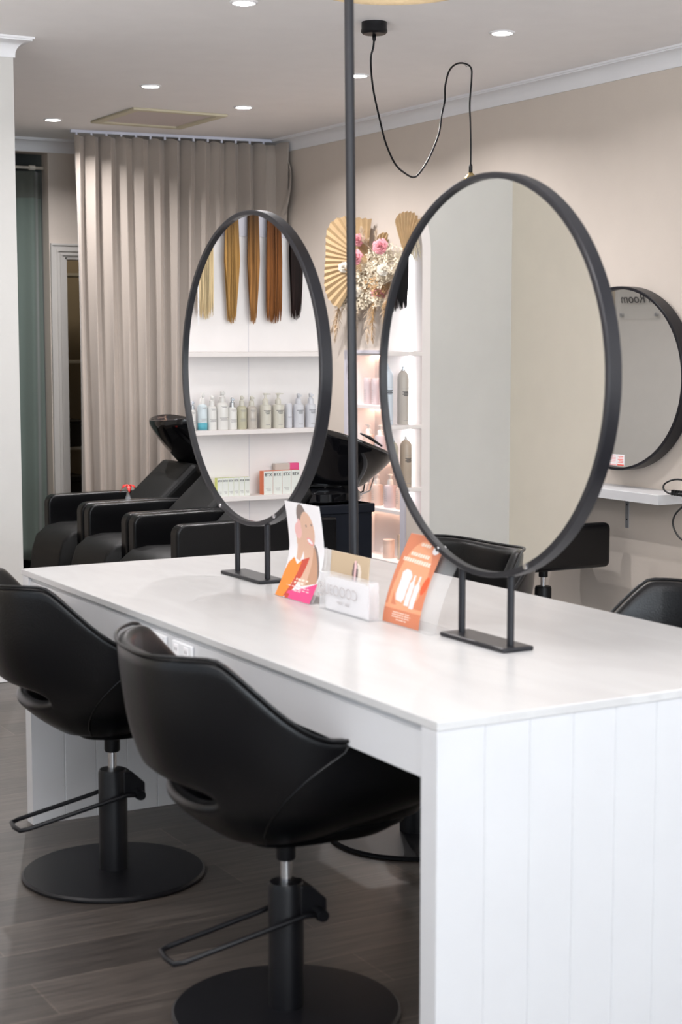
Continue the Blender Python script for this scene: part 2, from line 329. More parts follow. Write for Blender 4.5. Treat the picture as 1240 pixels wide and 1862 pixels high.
# ------------------------------------------------------------ round standing mirrors
def ring_prof(mb,Ro,Ri,x0,x1,seg=96,ch=.003):
    prof=[(Ri,x0),(Ri+ch,x0-0),(Ro-ch,x0),(Ro,x0+ch),(Ro,x1-ch),(Ro-ch,x1),(Ri+ch,x1),(Ri,x1)]
    rs=[[(h,r*cos(2*PI*k/seg),r*sin(2*PI*k/seg)) for r,h in prof] for k in range(seg)]
    n=len(prof); vs=[p for r in rs for p in r]; fs=[]
    for i in range(seg):
        for j in range(n): fs.append((i*n+j,i*n+(j+1)%n,((i+1)%seg)*n+(j+1)%n,((i+1)%seg)*n+j))
    return mb.add(vs,fs)
def standing_mirror(y,label,rz=0):
    t=empty('standing_mirror',(2.163,y,TH),rz,label,'mirror','round mirrors standing on the island table')
    zc=.621
    mb=MB(); ring_prof(mb,.463,.449,-.018,.018); mb.build('frame','black_metal',t,smooth=True,auto=30,loc=(0,0,zc))
    MB().lathe([(0.0001,-.009),(.452,-.009),(.452,.009),(0.0001,.009)],96,ax='x').build('mirror_glass','mirror_glass',t,loc=(0,0,zc),weld=True)
    for k in (-1,1): MB().lathe([(.0085,.01),(.0085,.185)],16,(0,.1*k,0)).build('post','black_metal',t,smooth=True,auto=40)
    rbox(-.043,.043,-.133,.133,0,.011).build('base','black_metal',t,bevel=.004)
    for k in (-1,1):
        MB().lathe([(.006,-.021),(.006,-.018)],12,(0,0,0),ax='x').build('clip','chrome',t,loc=(0,k*.18,zc-.418))
    return t
standing_mirror(3.135,'large round black-framed mirror nearest the camera on the table, reflecting plain beige wall',R(0))
standing_mirror(4.36,'round black-framed mirror on the far half of the table, reflecting shelves and hair',R(0))
# steel pole
p=empty('support_pole',(2.163,3.75,TH),0,'thin dark steel pole rising from the table to the ceiling between the mirrors','pole')
MB().tube([(0,0,0),(0,.031,1.6),(0,.037,2.0)],.0125,16).build('pole','black_metal',p,smooth=True,auto=50)
MB().lathe([(.035,0),(.035,.006),(.016,.01)],20).build('floor_flange','black_metal',p,smooth=True,auto=40)

# ------------------------------------------------------------ styling chairs
def smooth01(t): t=max(0,min(1,t)); return t*t*(3-2*t)
def shell_pt(s,t):
    a=abs(s); sg=1 if s>=0 else -1
    d=(a-.325)/.265; d=max(0,min(1,d)); d=.6*d+.4*smooth01(d)
    zr=.858+.010*smooth01(a/.27)-.180*d-.018*max(0,(a-.62)/.38)
    zb=.418+(.04*(a-.6)/.4 if a>.6 else 0)
    r=.30+.53*(1-(1-t)**4)+.17*t
    A=.362; B=.306
    if a<.6:
        th=a/.6*PI/2; x=-A*max(0,cos(th))**.78; y=B*sin(th)**.78
    else:
        k=(a-.6)/.4; x=.27*k; y=B*(1-.10*k*k)
    lean=1 if a<.6 else 1
    x0=-.02
    rr=r
    if x>0: X=x*(.82+.18*min(1,t/.3)); Y=y*rr
    else: X=x0*(1-t)+x*rr; Y=y*rr
    z=zb+(zr-zb)*t
    return (X,sg*Y,z)
def make_chair(label):
    t=empty('styling_chair',(0,0,0),0,label,'chair','black salon styling chairs')
    # shell with the lens-shaped opening in the lower back
    tl=lambda s: .28-.05*math.sqrt(max(0,1-(s/.28)**2)) if abs(s)<.28 else .28
    tu=lambda s: .28+.09*math.sqrt(max(0,1-(s/.28)**2)) if abs(s)<.28 else .28
    ss=sorted(set([-1+2*i/72 for i in range(73)]+[-.28,.28])); n=len(ss)
    rows=[]; 
    for j in range(8): rows.append([shell_pt(s,tl(s)*j/7) for s in ss])
    for j in range(11): rows.append([shell_pt(s,tu(s)+(1-tu(s))*j/10) for s in ss])
    mb=MB(); vs=[p for r in rows for p in r]; fs=[]
    for j in range(len(rows)-1):
        if j==7: continue
        for i in range(n-1): fs.append((j*n+i,j*n+i+1,(j+1)*n+i+1,(j+1)*n+i))
    mb.add(vs,fs); mb.build('backrest_shell','leather',t,smooth=True,solid=.034,sub=1)
    # piping along the rim and down the side seams
    MB().tube([tuple(Vector(shell_pt(s,1))+Vector((0,0,.002))) for s in ss],.0045,6).build('rim_piping','leather',t,smooth=True)
    for k in (-1,1):
        pts=[]
        for i in range(12):
            f=i/11; q=Vector(shell_pt(k*(.62-.20*f),1-.97*f)); pts.append(tuple(q*1.0+Vector((0,0,0))))
        MB().tube(pts,.003,6).build('seam','leather',t,smooth=True)
    # seat
    def sq(x0,x1,wy,z,n=28,e=.6,ins=0):
        cx=(x0+x1)/2; a=(x1-x0)/2-ins; b=wy-ins; out=[]
        for k in range(n):
            th=2*PI*k/n; c_,s_=cos(th),sin(th); out.append((cx+a*math.copysign(abs(c_)**e,c_),b*math.copysign(abs(s_)**e,s_),z))
        return out
    MB().rings([sq(-.06,.28,.13,.445,ins=.02),sq(-.09,.30,.15,.46),sq(-.14,.312,.185,.50),sq(-.16,.31,.20,.525,ins=.008),sq(-.15,.29,.19,.54,ins=.03)]).build('seat','leather',t,smooth=True)
    MB().rings([sq(-.06,.16,.08,.405),sq(-.10,.22,.10,.412),sq(-.11,.27,.11,.43),sq(-.08,.285,.12,.455)]).build('seat_pan','leather',t,smooth=True)
    # base
    MB().lathe([(.0001,0),(.252,0),(.258,.004),(.258,.009),(.252,.014),(.05,.018),(.0001,.018)],64).build('base_disc','base_black',t,smooth=True,auto=30)
    MB().lathe([(.04,.016),(.04,.295),(.036,.304),(.012,.306)],32).build('column','base_black',t,smooth=True,auto=30)
    MB().lathe([(.0125,.30),(.0125,.39)],20).build('gas_lift','chrome',t,smooth=True,auto=40)
    MB().lathe([(.02,.355),(.022,.36),(.022,.398),(.05,.40),(.05,.41)],20).build('lift_collar','base_black',t,smooth=True,auto=40)
    h=MB(); h.add([(.02,-.035,.225),(.02,-.035,.30),(.05,-.035,.295),(.085,-.035,.262),(.085,-.035,.225),(.02,.035,.225),(.02,.035,.30),(.05,.035,.295),(.085,.035,.262),(.085,.035,.225)],
        [(0,1,2,3,4),(9,8,7,6,5),(0,5,6,1),(1,6,7,2),(2,7,8,3),(3,8,9,4),(4,9,5,0)])
    h.build('pump_housing','base_black',t,bevel=.004)
    pm=[( .062,-.056,.235),(.02,-.056,.238),(-.05,-.052,.222),(-.26,-.052,.178),(-.28,-.044,.174),(-.285,0,.173),(-.28,.044,.174),(-.26,.052,.178),(-.05,.052,.222),(.02,.056,.238),(.062,.056,.235)]
    MB().tube(pm,.0065,8).build('pump_lever','base_black',t,smooth=True)
    MB().lathe([(.013,-.068),(.015,-.06),(.015,.06),(.013,.068)],14,(.062,0,.235),ax='y').build('pivot_knob','base_black',t,smooth=True,auto=40)
    return t
ch=make_chair('black leather styling chair nearest the camera, tucked under the white table')
ch.location=(1.647,3.16,0); ch.rotation_euler.z=R(-4)
def chair(x,y,rz,label):
    c=copy_tree(ch); c.location=(x,y,0); c.rotation_euler.z=R(rz); c['label']=label; return c
chair(1.671,4.262,-3,'black leather styling chair cut by the left frame edge, left of the nearest one')
chair(2.62,3.12,184,'black leather chair back behind the table, cut by the right frame edge')
chair(2.60,4.15,178,'black leather styling chair on the far side of the table, behind the big mirror')
sq_=empty('square_arm_chair',(4.655,6.27,0),R(0),'black square-armed chair on a chrome gas lift, under the white wall shelf','chair')
for k in (-1,1):
    rbox(-.45,.195,min(k*.27,k*.20),max(k*.27,k*.20),.455,.665).build('armrest','leather',sq_,bevel=.028,seg=4)
rbox(-.43,.17,-.20,.20,.46,.60).build('seat','leather',sq_,bevel=.03,seg=4)
rbox(-.05,.05,-.22,.22,0,.36).build('backrest','leather',sq_,bevel=.03,seg=4,loc=(-.44,0,.47),rot=(0,R(-10),0))
rbox(-.13,.13,-.09,.09,.435,.457).build('mounting_plate','base_black',sq_,bevel=.004)
MB().lathe([(.022,.39),(.022,.436)],16).build('lift_collar','base_black',sq_,smooth=True,auto=40)
MB().lathe([(.0125,.28),(.0125,.40)],16).build('gas_lift','chrome',sq_,smooth=True,auto=40)
MB().lathe([(.04,.016),(.04,.335),(.036,.345),(.012,.347)],32).build('column','base_black',sq_,smooth=True,auto=30)
MB().lathe([(.0001,0),(.252,0),(.258,.004),(.258,.009),(.252,.014),(.05,.018),(.0001,.018)],64).build('base_disc','base_black',sq_,smooth=True,auto=30)

# ------------------------------------------------------------ shampoo chairs with basins
def shampoo(label):
    t=empty('shampoo_chair',(3.08,7.3,0),0,label,'shampoo chair','black reclining shampoo chairs with basins')
    for k in (-1,1):
        # side panel armrest with rounded front top corner
        y0,y1=(k*.30,k*.222) if k<0 else (.222,.30)
        pr=[(0,.05),(0,.60)]+[(.05-.05*cos(a*PI/12),.60+.05*sin(a*PI/12)) for a in range(1,7)]+[(.40,.655),(.86,.645),(.86,.05)]
        MB().rings([[(x,y0,z) for x,z in pr],[(x,y1,z) for x,z in pr]]).build('armrest','leather',t,bevel=.012,seg=3)
    # seat + leg rest, bull-nosed at the front
    pr=[(.62,.30),(.62,.49),(.30,.495),(.06,.50),(-.02,.485),(-.075,.44),(-.10,.36),(-.115,.22),(-.115,.12),(-.09,.10),(.02,.12),(.05,.25)]
    rs=[]
    for y,s in ((-.222,.90),(-.218,.96),(-.20,1),(.20,1),(.218,.96),(.222,.90)):
        cx,cz=.25,.3
        rs.append([(cx+(x-cx)*(.97+.03*s*1.0) if abs(y)>.21 else x, y, cz+(z-cz)*s) for x,z in pr])
    MB().rings(rs).build('seat','leather_grey',t,smooth=True,auto=50)
    # reclined back rest
    bk=rbox(-.06,.06,-.225,.225,0,.52).build('backrest','leather_grey',t,bevel=.035,seg=4,loc=(.36,0,.45),rot=(0,R(48),0))
    # basin
    b=MB(); rr=[]
    def ring(t_,n=32):
        out=[]
        for k in range(n):
            a=2*PI*k/n; c_=cos(a); s_=sin(a)
            xr=.93+.375*math.copysign(abs(c_)**.85,c_); yr=.25*math.copysign(abs(s_)**.8,s_)
            u=(xr-.555)/.75
            zr=1.065+.03*sin(min(u/.45,1)*PI)*.8 if u<.45 else 1.065-.145*((u-.45)/.55)**1.0
            if t_>=0: # outer going down
                f=t_; xb=.955+.17*c_; yb=.15*s_; zb=.765
                g=max(0,(f-.10)/.90)**1.2; out.append((xr+(xb-xr)*g,yr+(yb-yr)*g,zr+(zb-zr)*f))
        return out
    prof=[0,.05,.10,.25,.4,.55,.7,.85,1]
    b.rings([ring(f) for f in prof],cap0=False)
    b.build('basin','gloss_black',t,smooth=True,solid=-.012,sub=1)
    MB().rings([[(.93+ (.20+d)*cos(2*PI*k/28),(.17+d)*sin(2*PI*k/28),z) for k in range(28)] for d,z in ((.0,.70),(.012,.705),(.012,.745),(-.02,.775))]).build('basin_collar','gloss_black',t,smooth=True,auto=40)
    pd=rbox(.755,1.09,-.25,.25,.03,.70).build('pedestal','cabinet_black',t,bevel=.006)
    rbox(.745,1.10,-.26,.26,.655,.70).build('pedestal_top','cabinet_black',t,bevel=.005)
    MB().tube([(1.165,.0,1.035),(1.22,.0,1.012),(1.295,.0,.965)],[.004,.009,.005],8).build('faucet_lever','black_plastic',t,smooth=True)
    for k in range(3):
        MB().tube([(1.20+.02*k,.0,.89),(1.195+.03*k,.0,.86),(1.185+.024*k,-.02,.80),(1.16+.02*k,-.04,.74),(1.04+.012*k,-.06,.70)],.004,6).build('hose','vase_glass' if k==1 else 'chrome' if k==2 else 'black_plastic',t,smooth=True)
    for y in (-.18,.18):
        MB().lathe([(.02,0),(.02,.06)],12,(.1,y,0)).build('foot','black_plastic',t)
    MB().box(.1,.8,-.2,.2,.02,.12).build('plinth','cabinet_black',t)
    return t
sc=shampoo('black shampoo chair nearest the table, its glossy basin seen between the mirrors')
for y,l in ((7.92,'middle one of the three black shampoo chairs'),(8.55,'farthest black shampoo chair, nearest the beige curtain')):
    c=copy_tree(sc); c.location.y=y; c['label']=l
# red flower in a bud vase on the armrest
f=empty('red_flower',(3.335,8.22,.655),0,'small red flower in a tiny clear vase on the armrest between two shampoo chairs','flower')
MB().lathe([(.012,0),(.016,.01),(.009,.03),(.007,.045)],12).build('vase','vase_glass',f,smooth=True)
MB().tube([(0,0,.02),(0,0,.07)],.002,6).build('stem','dry_brown',f)
for k in range(7):
    a=k*2*PI/7
    q=MB(); q.grid(lambda u,v:(cos(a)*(v*.045)-sin(a)*(u-.5)*.026*sin(PI*min(1,v*.9+.1)),sin(a)*(v*.045)+cos(a)*(u-.5)*.026*sin(PI*min(1,v*.9+.1)),.075+.012*sin(v*3)-.035*v*v*(1 if k%2 else .3)),3,6)
    q.build('petal','red_petal',f,smooth=True,solid=.002)
MB().lathe([(.0001,.072),(.006,.076),(.0001,.084)],8).build('flower_centre','dry_cream',f)

# ------------------------------------------------------------ curtains
ct=empty('beige_curtain',(3.62,9.76,0),0,'floor-length beige pleated curtain on a ceiling track behind the shampoo chairs','curtain')
LX,LY=1.31,-.145
def cpt(u,v):   # u along, v from top (0) to bottom (1)
    nf=13; ph=2*PI*nf*(u+.006*sin(9*u+4*v)); amp=.048*(.85+.25*sin(5*u*PI+v*2)) *(.75+.35*v)
    d=amp*(sin(ph)+.10*sin(2*ph+.6)+.16*sin(ph*.5+2*u+v)+.05*sin(3*ph+u*30))
    x=LX*u+.006*sin(ph*2+v*3)+.01*sin(7*u+2)*v; y=LY*u-d-.04
    if u>.94: y-= (u-.94)/.06*.16*(1-v*.6); x+=.012
    z=2.768-v*(2.768-.03)+(.012*max(0,sin(ph+2))-.010 if v==0 else 0)
    return (x,y,z)
MB().grid(cpt,420,30).build('curtain_fabric','curtain_beige',ct,smooth=True,solid=.002)
tr=rbox(-.012,LX+.03,-.03,.0,2.782,2.8).build('ceiling_track','track_white',ct,bevel=.002,rot=(0,0,math.atan2(LY,LX)))
for i in range(15):
    u=(i+.22)/14
    if u<1: rbox(LX*u-.006,LX*u+.006,LY*u-.03,LY*u-.018,2.764,2.785).build('glider','track_white',ct)
dp=MB()
def drp(u,v):
    w=.14*sin(PI*min(1,.12+v*1.0))**.8*(1-.35*v); return (1.318+.018*sin(v*5+u*9),-.20-u*w*1.6-.02*sin(u*8), 2.755-.10*u-v*(.52-.05*u))
dp.grid(drp,14,20); dp.build('loose_corner','curtain_beige',ct,smooth=True,solid=.002)
gc=empty('green_curtain',(3.0,10.38,0),0,'dark green curtain hanging in the opening at the far left behind the white partition','curtain')
def gpt(u,v): 
    ph=2*PI*5.2*u; return (-.42+u*1.066,.035*sin(ph)+.012*sin(2*ph+v*2),2.60-v*2.53)
gm=MB(); gm.grid(gpt,110,30)
for i in range(len(gm.f)): gm.mi[i]=1 if i//110<2 else 0
gm.build('curtain_fabric',['curtain_green','curtain_green_band'],gc,smooth=True,solid=.002)
MB().tube([(-.44,-.0,2.625),(.65,-.0,2.625)],.010,10).build('rod','rose_white',gc,smooth=True)
for i in range(6): MB().lathe([(.017,-.02),(.017,.02)],12,(-.35+i*.185,0,2.625),ax='x').build('ring','rose_white',gc,smooth=True,auto=40)

# ------------------------------------------------------------ ceiling things
hx0,hx1,hy0,hy1=3.575,4.155,8.655,9.32
ha=empty('ceiling_hatch',((hx0+hx1)/2,(hy0+hy1)/2,H),0,'square ceiling access hatch with a thin cream timber frame','hatch')
a,b=(hx1-hx0)/2,(hy1-hy0)/2
m=MB()
for q in ((-a,a,-b,-b+.05),(-a,a,b-.05,b),(-a,-a+.05,-b+.05,b-.05),(a-.05,a,-b+.05,b-.05)): m.box(q[0],q[1],q[2],q[3],-.014,0)
m.build('frame','hatch_trim',ha,bevel=.004)
rbox(-a+.05,a-.05,-b+.05,b-.05,-.004,-.0005).build('panel','hatch_panel',ha)
def downlight(x,y,label):
    d=empty('downlight',(x,y,H),0,label,'ceiling light','round recessed ceiling downlights')
    MB().lathe([(.042,-.002),(.044,-.006),(.052,-.005),(.056,-.001),(.056,0)],32).build('trim_ring','cornice_paint',d,smooth=True,auto=40)
    MB().lathe([(.0001,-.003),(.043,-.003),(.043,-.0045),(.0001,-.0065)],32).build('lens','downlight_lens',d,smooth=True)
    l=area('ceiling_area_light',(x,y,H-.02),(0,0,0),.08,.08,6 if abs(y-5.836)<.01 else 17,(1,.97,.98),'DISK',150)
downlight(2.862,5.816,'glowing downlight at the top frame edge, left of the black pole')
downlight(3.36,7.905,'glowing downlight just in front of the ceiling hatch, to its upper left')
downlight(3.357,9.358,'glowing downlight farthest left, above the green curtain')
downlight(4.105,8.351,'glowing downlight right of the ceiling hatch')
downlight(4.114,7.101,'glowing downlight half hidden by the black pole')
downlight(4.083,5.836,'glowing downlight right of the looping black pendant cord')
for x,y in ((.35,4.6),(1.0,2.2),(3.9,3.4)): area('ceiling_area_light',(x,y,H-.02),(0,0,0),.09,.09,7,(1,.965,.97),'DISK',180)  # extra fill beams with no fittings, added out of view to brighten the room
pc=empty('pendant_light',(3.50,5.91,H),0,'black ceiling rose with looping black cord swagged from a hook above the big mirror','pendant light')
MB().lathe([(.052,0),(.052,-.028),(.054,-.032),(.054,-.040),(.046,-.048),(.0001,-.05)],36).build('ceiling_rose','base_black',pc,smooth=True,auto=30)
MB().lathe([(.008,-.05),(.007,-.07),(.005,-.075)],12).build('cord_grip','base_black',pc,smooth=True)
pts=[(0,0,-.06),(-.004,.0,-.10),(-.01,.01,-.15),(.03,.06,-.25),(.09,.11,-.36),(.16,.17,-.46),(.25,.24,-.535),(.33,.29,-.565),(.40,.33,-.575),(.46,.37,-.545),(.54,.42,-.47),(.62,.47,-.36),(.66,.51,-.27),(.69,.53,-.2),(.705,.55,-.13),(.74,.57,-.055),(.79,.585,-.018),(.84,.59,-.012),(.874,.59,-.03),(.877,.59,-.08),(.868,.59,-.19),(.872,.59,-.28),(.876,.59,-.40),(.875,.59,-.53),(.876,.59,-.60)]
def catmull(P,n=5):
    P=[Vector(p) for p in P]; out=[]
    for i in range(len(P)-1):
        a=P[max(i-1,0)];b=P[i];c=P[i+1];d=P[min(i+2,len(P)-1)]
        for k in range(n):
            t=k/n; out.append(tuple(.5*((2*b)+(c-a)*t+(2*a-5*b+4*c-d)*t*t+(3*b-a-3*c+d)*t**3)))
    out.append(tuple(P[-1])); return out
MB().tube(catmull(pts),.0042,8).build('cord','base_black',pc,smooth=True)
MB().tube([(.84,.59,0),(.84,.59,-.02),(.85,.59,-.025),(.86,.59,-.015)],.0015,6).build('hook','chrome',pc)
MB().lathe([(.006,-.47),(.009,-.48),(.009,-.505),(.007,-.51)],12,(.876,.59,0)).build('cord_grip','base_black',pc,smooth=True)
MB().lathe([(.009,-.508),(.014,-.515),(.03,-.53),(.034,-.54),(.034,-.58)],20,(.876,.59,0)).build('lamp_holder','brass',pc,smooth=True)
MB().lathe([(.018,-.58),(.03,-.60),(.045,-.64),(.045,-.67),(.025,-.70),(.0001,-.71)],20,(.876,.59,0)).build('bulb','vase_glass',pc,smooth=True)
pl=empty('pendant_light',(2.50,4.12,H),0,'tan woven pendant lampshade whose rim just shows at the top frame edge','pendant light')
MB().rings([[((r)*cos(2*PI*k/48),(r)*sin(2*PI*k/48),z) for k in range(48)] for r,z in ((.235,-.294),(.23,-.28),(.20,-.22),(.12,-.17),(.04,-.15))],cap0=False,cap1=False).build('lamp_shade','lamp_shade',pl,smooth=True,solid=.004)
MB().tube([(0,0,0),(0,0,-.16)],.004,8).build('cord','base_black',pl); MB().lathe([(.05,0),(.05,-.03),(.01,-.035)],24).build('ceiling_rose','base_black',pl)

# ------------------------------------------------------------ arched retail unit in the partition (seen in the mirrors)
au=empty('arched_display',(AX,YP,0),0,'white arched display recess with shelves and light strips, reflected in the table mirrors','display shelving')
def apart(mb,name,m,**k):
    mb.v=[(x-AX,y-YP,z) for x,y,z in mb.v]; return mb.build(name,m,au,**k)
m=MB()   # raised arch trim
ins=[]; outs=[]
AW-=.002; AR-=.002
pp=[(AX-AW,AB)]+[(AX-AW*cos(PI*i/N),AZ+AR*sin(PI*i/N)) for i in range(N+1)]+[(AX+AW,AB)]; xs=[AX-AW*cos(PI*i/N) for i in range(N+1)]
po=[(AX-AW-.05,AB)]+[(AX-(AW+.05)*cos(PI*i/N),AZ+(AR+.05)*sin(PI*i/N)) for i in range(N+1)]+[(AX+AW+.05,AB)]
vs=[];
for (a,c),(b,d) in zip(pp,po): vs+=[(a,YP,c),(b,YP,d),(b,YP-.014,d),(a,YP-.014,c)]
fs=[]
for i in range(len(pp)-1):
    for k in range(4): fs.append((4*i+k,4*i+(k+1)%4,4*i+4+(k+1)%4,4*i+4+k))
m.add(vs,fs); apart(m,'arch_trim','niche_trim',smooth=True,auto=40)
m=MB()   # lining: back panel and curved reveal
for i in range(N):
    a,b=xs[i],xs[i+1]; m.add([(a,YP+.098,AB),(b,YP+.098,AB),(b,YP+.098,arch(b)-.001),(a,YP+.098,arch(a)-.001)],[(0,1,2,3)])
m.add([(x,y,z) for x,z in pp for y in (YP+.0005,YP+.098)],[(2*i,2*i+1,2*i+3,2*i+2) for i in range(len(pp)-1)])
apart(m,'back_panel','niche_white')
apart(rbox(AX-AW+.05,AX+AW-.05,YP+.088,YP+.097,2.0,2.22),'hair_rail','lavender_board')
for z in (1.455,1.091,.776,.455,.20):
    apart(rbox(AX-AW,AX+AW,YP-.02,YP+.097,z-.022,z),'shelf','niche_trim',bevel=.002)
for sx in (AX-AW+.004,AX+AW-.004):
    d=1 if sx<AX else -1
    m=MB(); m.box(min(sx,sx+d*.008),max(sx,sx+d*.008),YP+.084,YP+.092,AB+.1,1.95); apart(m,'light_strip','led_cool')
apart(rbox(AX+.20,AX+.2015,YP+.0965,YP+.098,AB,1.96),'panel_seam','lavender_board')
def wtag(o,l,c,g): return tag(o,l,c,g)
# bottles
def bottle(name,x,z,h,w,kind,body,cap,label,group,y=7.02,rz=0,X=None):
    t=empty(name,(x,y,z),rz,label,'bottle',group); r=w/2
    if kind=='spray':   # aerosol can with domed top
        MB().lathe([(r*.93,0),(r,.004),(r,h*.80),(r*.93,h*.85),(r*.62,h*.905),(r*.36,h*.93)],24).build('can',body,t,smooth=True,auto=50)
        MB().lathe([(r*.36,h*.925),(r*.36,h*.95),(r*.2,h*.955),(r*.2,h)],16).build('nozzle',cap,t,smooth=True,auto=40)
    elif kind=='pump':
        MB().lathe([(r*.94,0),(r,.004),(r,h*.62),(r*.93,h*.66),(r*.5,h*.675)],24).build('body',body,t,smooth=True,auto=50)
        MB().lathe([(r*.5,h*.67),(r*.5,h*.80),(r*.36,h*.84),(r*.2,h*.85),(r*.2,h*.94),(r*.38,h*.95),(r*.38,h*.99),(r*.2,h)],16).build('pump_head',cap,t,smooth=True,auto=40)
        rbox(-r*.95,0,-.004,.004,h*.955,h*.985).build('spout',cap,t,bevel=.001)
    elif kind=='mist':
        MB().lathe([(r*.94,0),(r,.004),(r,h*.60),(r*.9,h*.66),(r*.5,h*.70)],24).build('body',body,t,smooth=True,auto=50)
        MB().lathe([(r*.55,h*.695),(r*.5,h*.84),(r*.3,h*.86),(r*.32,h*.97),(r*.2,h)],16).build('cap',cap,t,smooth=True,auto=40)
        rbox(-r*.36,r*.36,-r*.55,0,h*.90,h*.96).build('nozzle',cap,t,bevel=.001)
    else:
        MB().lathe([(r*.94,0),(r,.003),(r,h*.95),(r*.9,h)],24).build('body',body,t,smooth=True,auto=50)
        MB().lathe([(r*1.01,h*.75),(r*1.01,h),(r*.9,h+.003)],24).build('cap',cap,t,smooth=True,auto=50)
    return t
def lines(t,r,z,ws,m='ink_soft',hh=.0022,gap=.005):   # printed label lines wrapped on the -y side
    mb=MB()
    for i,wd in enumerate(ws):
        zz=z-i*gap; a0=-wd/2
        n=6; vs=[]
        for k in range(n+1):
            a=a0+wd*k/n; vs+=[(r*1.006*sin(a),-r*1.006*cos(a),zz),(r*1.006*sin(a),-r*1.006*cos(a),zz+hh)]
        mb.add(vs,[(2*k,2*k+2,2*k+3,2*k+1) for k in range(n)])
    mb.build('label_print',m,t)
def rgb(n,c,**k): mat(n,c,**k)
rgb('btl_clear',(.72,.70,.67),rough=.25); rgb('btl_white',(.80,.78,.75),rough=.3); rgb('btl_cream',(.66,.63,.55),rough=.3); rgb('btl_olive',(.52,.49,.36),rough=.25)
rgb('btl_smoke',(.55,.50,.45),rough=.2); rgb('btl_lilac',(.66,.66,.70),rough=.3); rgb('btl_blue',(.66,.74,.78),rough=.25); rgb('liquid_blue',(.10,.42,.52),rough=.3)
rgb('btl_taupe',(.55,.50,.45),rough=.35); rgb('btl_gold',(.47,.38,.30),rough=.3); rgb('btl_sand',(.52,.47,.38),rough=.3); rgb('btl_paleblue',(.70,.76,.84),rough=.3)
rgb('btl_pink',(.62,.52,.53),rough=.35); rgb('btl_peach',(.72,.55,.47),rough=.35); rgb('steel_cap',(.5,.52,.55),rough=.25,metal=.8)
G1='hair products on the upper reflected shelf'
B=[(1.132,.139,.032,'mist','btl_clear','steel_cap','slim clear mist bottle with a silver cap, leftmost in the far mirror'),
(1.082,.175,.046,'mist','btl_blue','btl_white','pale bottle with a blue base, reflected in the far mirror'),
(1.033,.163,.046,'mist','btl_white','btl_white','white mist bottle just right of the blue-based bottle'),
(.979,.184,.058,'mist','btl_white','btl_clear','tallest white bottle with a clear cap on the reflected shelf'),
(.927,.151,.046,'mist','btl_white','steel_cap','white bottle with a silver collar beside the tallest white bottle'),
(.877,.159,.048,'mist','btl_olive','btl_cream','olive-tinted mist bottle, first of the tinted pair'),
(.825,.157,.051,'mist','btl_smoke','btl_cream','smoky clear mist bottle, right one of the tinted pair'),
(.751,.169,.057,'pump','btl_cream','btl_cream','cream pump bottle, left one of the cream pair'),
(.683,.169,.059,'pump','btl_cream','btl_cream','cream pump bottle, right one of the cream pair, beside the small tube'),
(.626,.114,.035,'tube','btl_lilac','btl_lilac','short pale lilac tube between cream and lilac bottles'),
(.572,.165,.055,'mist','btl_lilac','btl_lilac','lilac-white spray bottle right of the short tube'),
(.505,.166,.055,'mist','btl_lilac','btl_lilac','lilac-white spray bottle at the right rim of the far mirror')]
for i,(x,h,w_,k,bc,cc,lb) in enumerate(B):
    t=bottle('product_bottle' if k!='tube' else 'product_tube',x,1.091,h,w_,k,bc,cc,lb,G1)
    r=w_/2
    if i==1: MB().lathe([(r*1.005,.002),(r*1.005,.035)],24).build('blue_liquid','liquid_blue',t,smooth=True)
    if k in('pump',) or i>=10: lines(t,r,h*.50,[1.5,.9,.9,.7],'ink'); lines(t,r,h*.10,[.8])
    elif k=='tube': lines(t,r,h*.45,[1.3],'ink')
    else: lines(t,r,h*(.56 if i>4 else .6),[1.2,.8]); lines(t,r,h*.3,[1.6,1.2,1.4])
bottle('product_bottle',1.178,1.091,.14,.036,'mist','btl_peach','btl_clear','peach bottle partly cut by the left rim of the far mirror',G1)
G2='aerosol cans reflected in the big mirror'
for x,z,h,w_,bc,cc,lb in ((.072,1.091,.304,.060,'btl_paleblue','btl_paleblue','tall pale blue-white aerosol can reflected in the big mirror'),
  (-.022,1.091,.289,.058,'btl_taupe','steel_cap','tall taupe aerosol can beside the light strip in the big mirror'),
  (.035,.776,.246,.050,'btl_sand','steel_cap','slim sand-coloured aerosol can on the lower shelf in the big mirror'),
  (-.040,.776,.255,.060,'btl_gold','btl_clear','wide bronze aerosol can on the lower shelf in the big mirror')):
    t=bottle('aerosol_can',x,z,h,w_,'spray',bc,cc,lb,G2); lines(t,w_/2,h*.62,[1.7],'ink_soft',.001); lines(t,w_/2,h*.56,[1.3,.9,1.3,.8],'ink',.004,.006); lines(t,w_/2,h*.07,[.9])
bottle('product_bottle',.09,.776,.13,.04,'mist','btl_clear','btl_white','small clear bottle at the left rim of the big mirror, beside the sand can',G2)
# boxes: text is set mirror-wise so the reflection reads the same way round as in the photo
rgb('box_green',(.55,.60,.16),rough=.5); rgb('box_orange',(.85,.22,.10),rough=.5); rgb('box_white',(.78,.79,.74),rough=.45); rgb('box_magenta',(.75,.08,.25),rough=.5)
def carton(x,z,w_,h,d,side,label,group,size):
    t=empty('product_carton',(x,7.005,z),0,label,'box',group)
    mb=MB(); mb.box(-w_/2,w_/2,-d/2,d/2,0,h); mb.mi=[1]*6; mb.mi[4]=0
    for i,f in enumerate(mb.f):
        ys=[mb.v[k][1] for k in f]; mb.mi[i]=0 if max(ys)<0 else 1
    mb.build('carton',['box_white',side],t)
    M=frame((0,-d/2-.0008,h*.84),(1,0,0),(0,0,1))
    text('BTX',size,M,'lettering','ink',t,flip=True)
    mb=MB()
    for k in range(3): mb.box(-w_*.28,w_*(.3-.1*k),-d/2-.0008,-d/2,h*(.26-.05*k),h*(.265-.05*k)+.0008)
    mb.build('small_print','ink_soft',t)
    return t
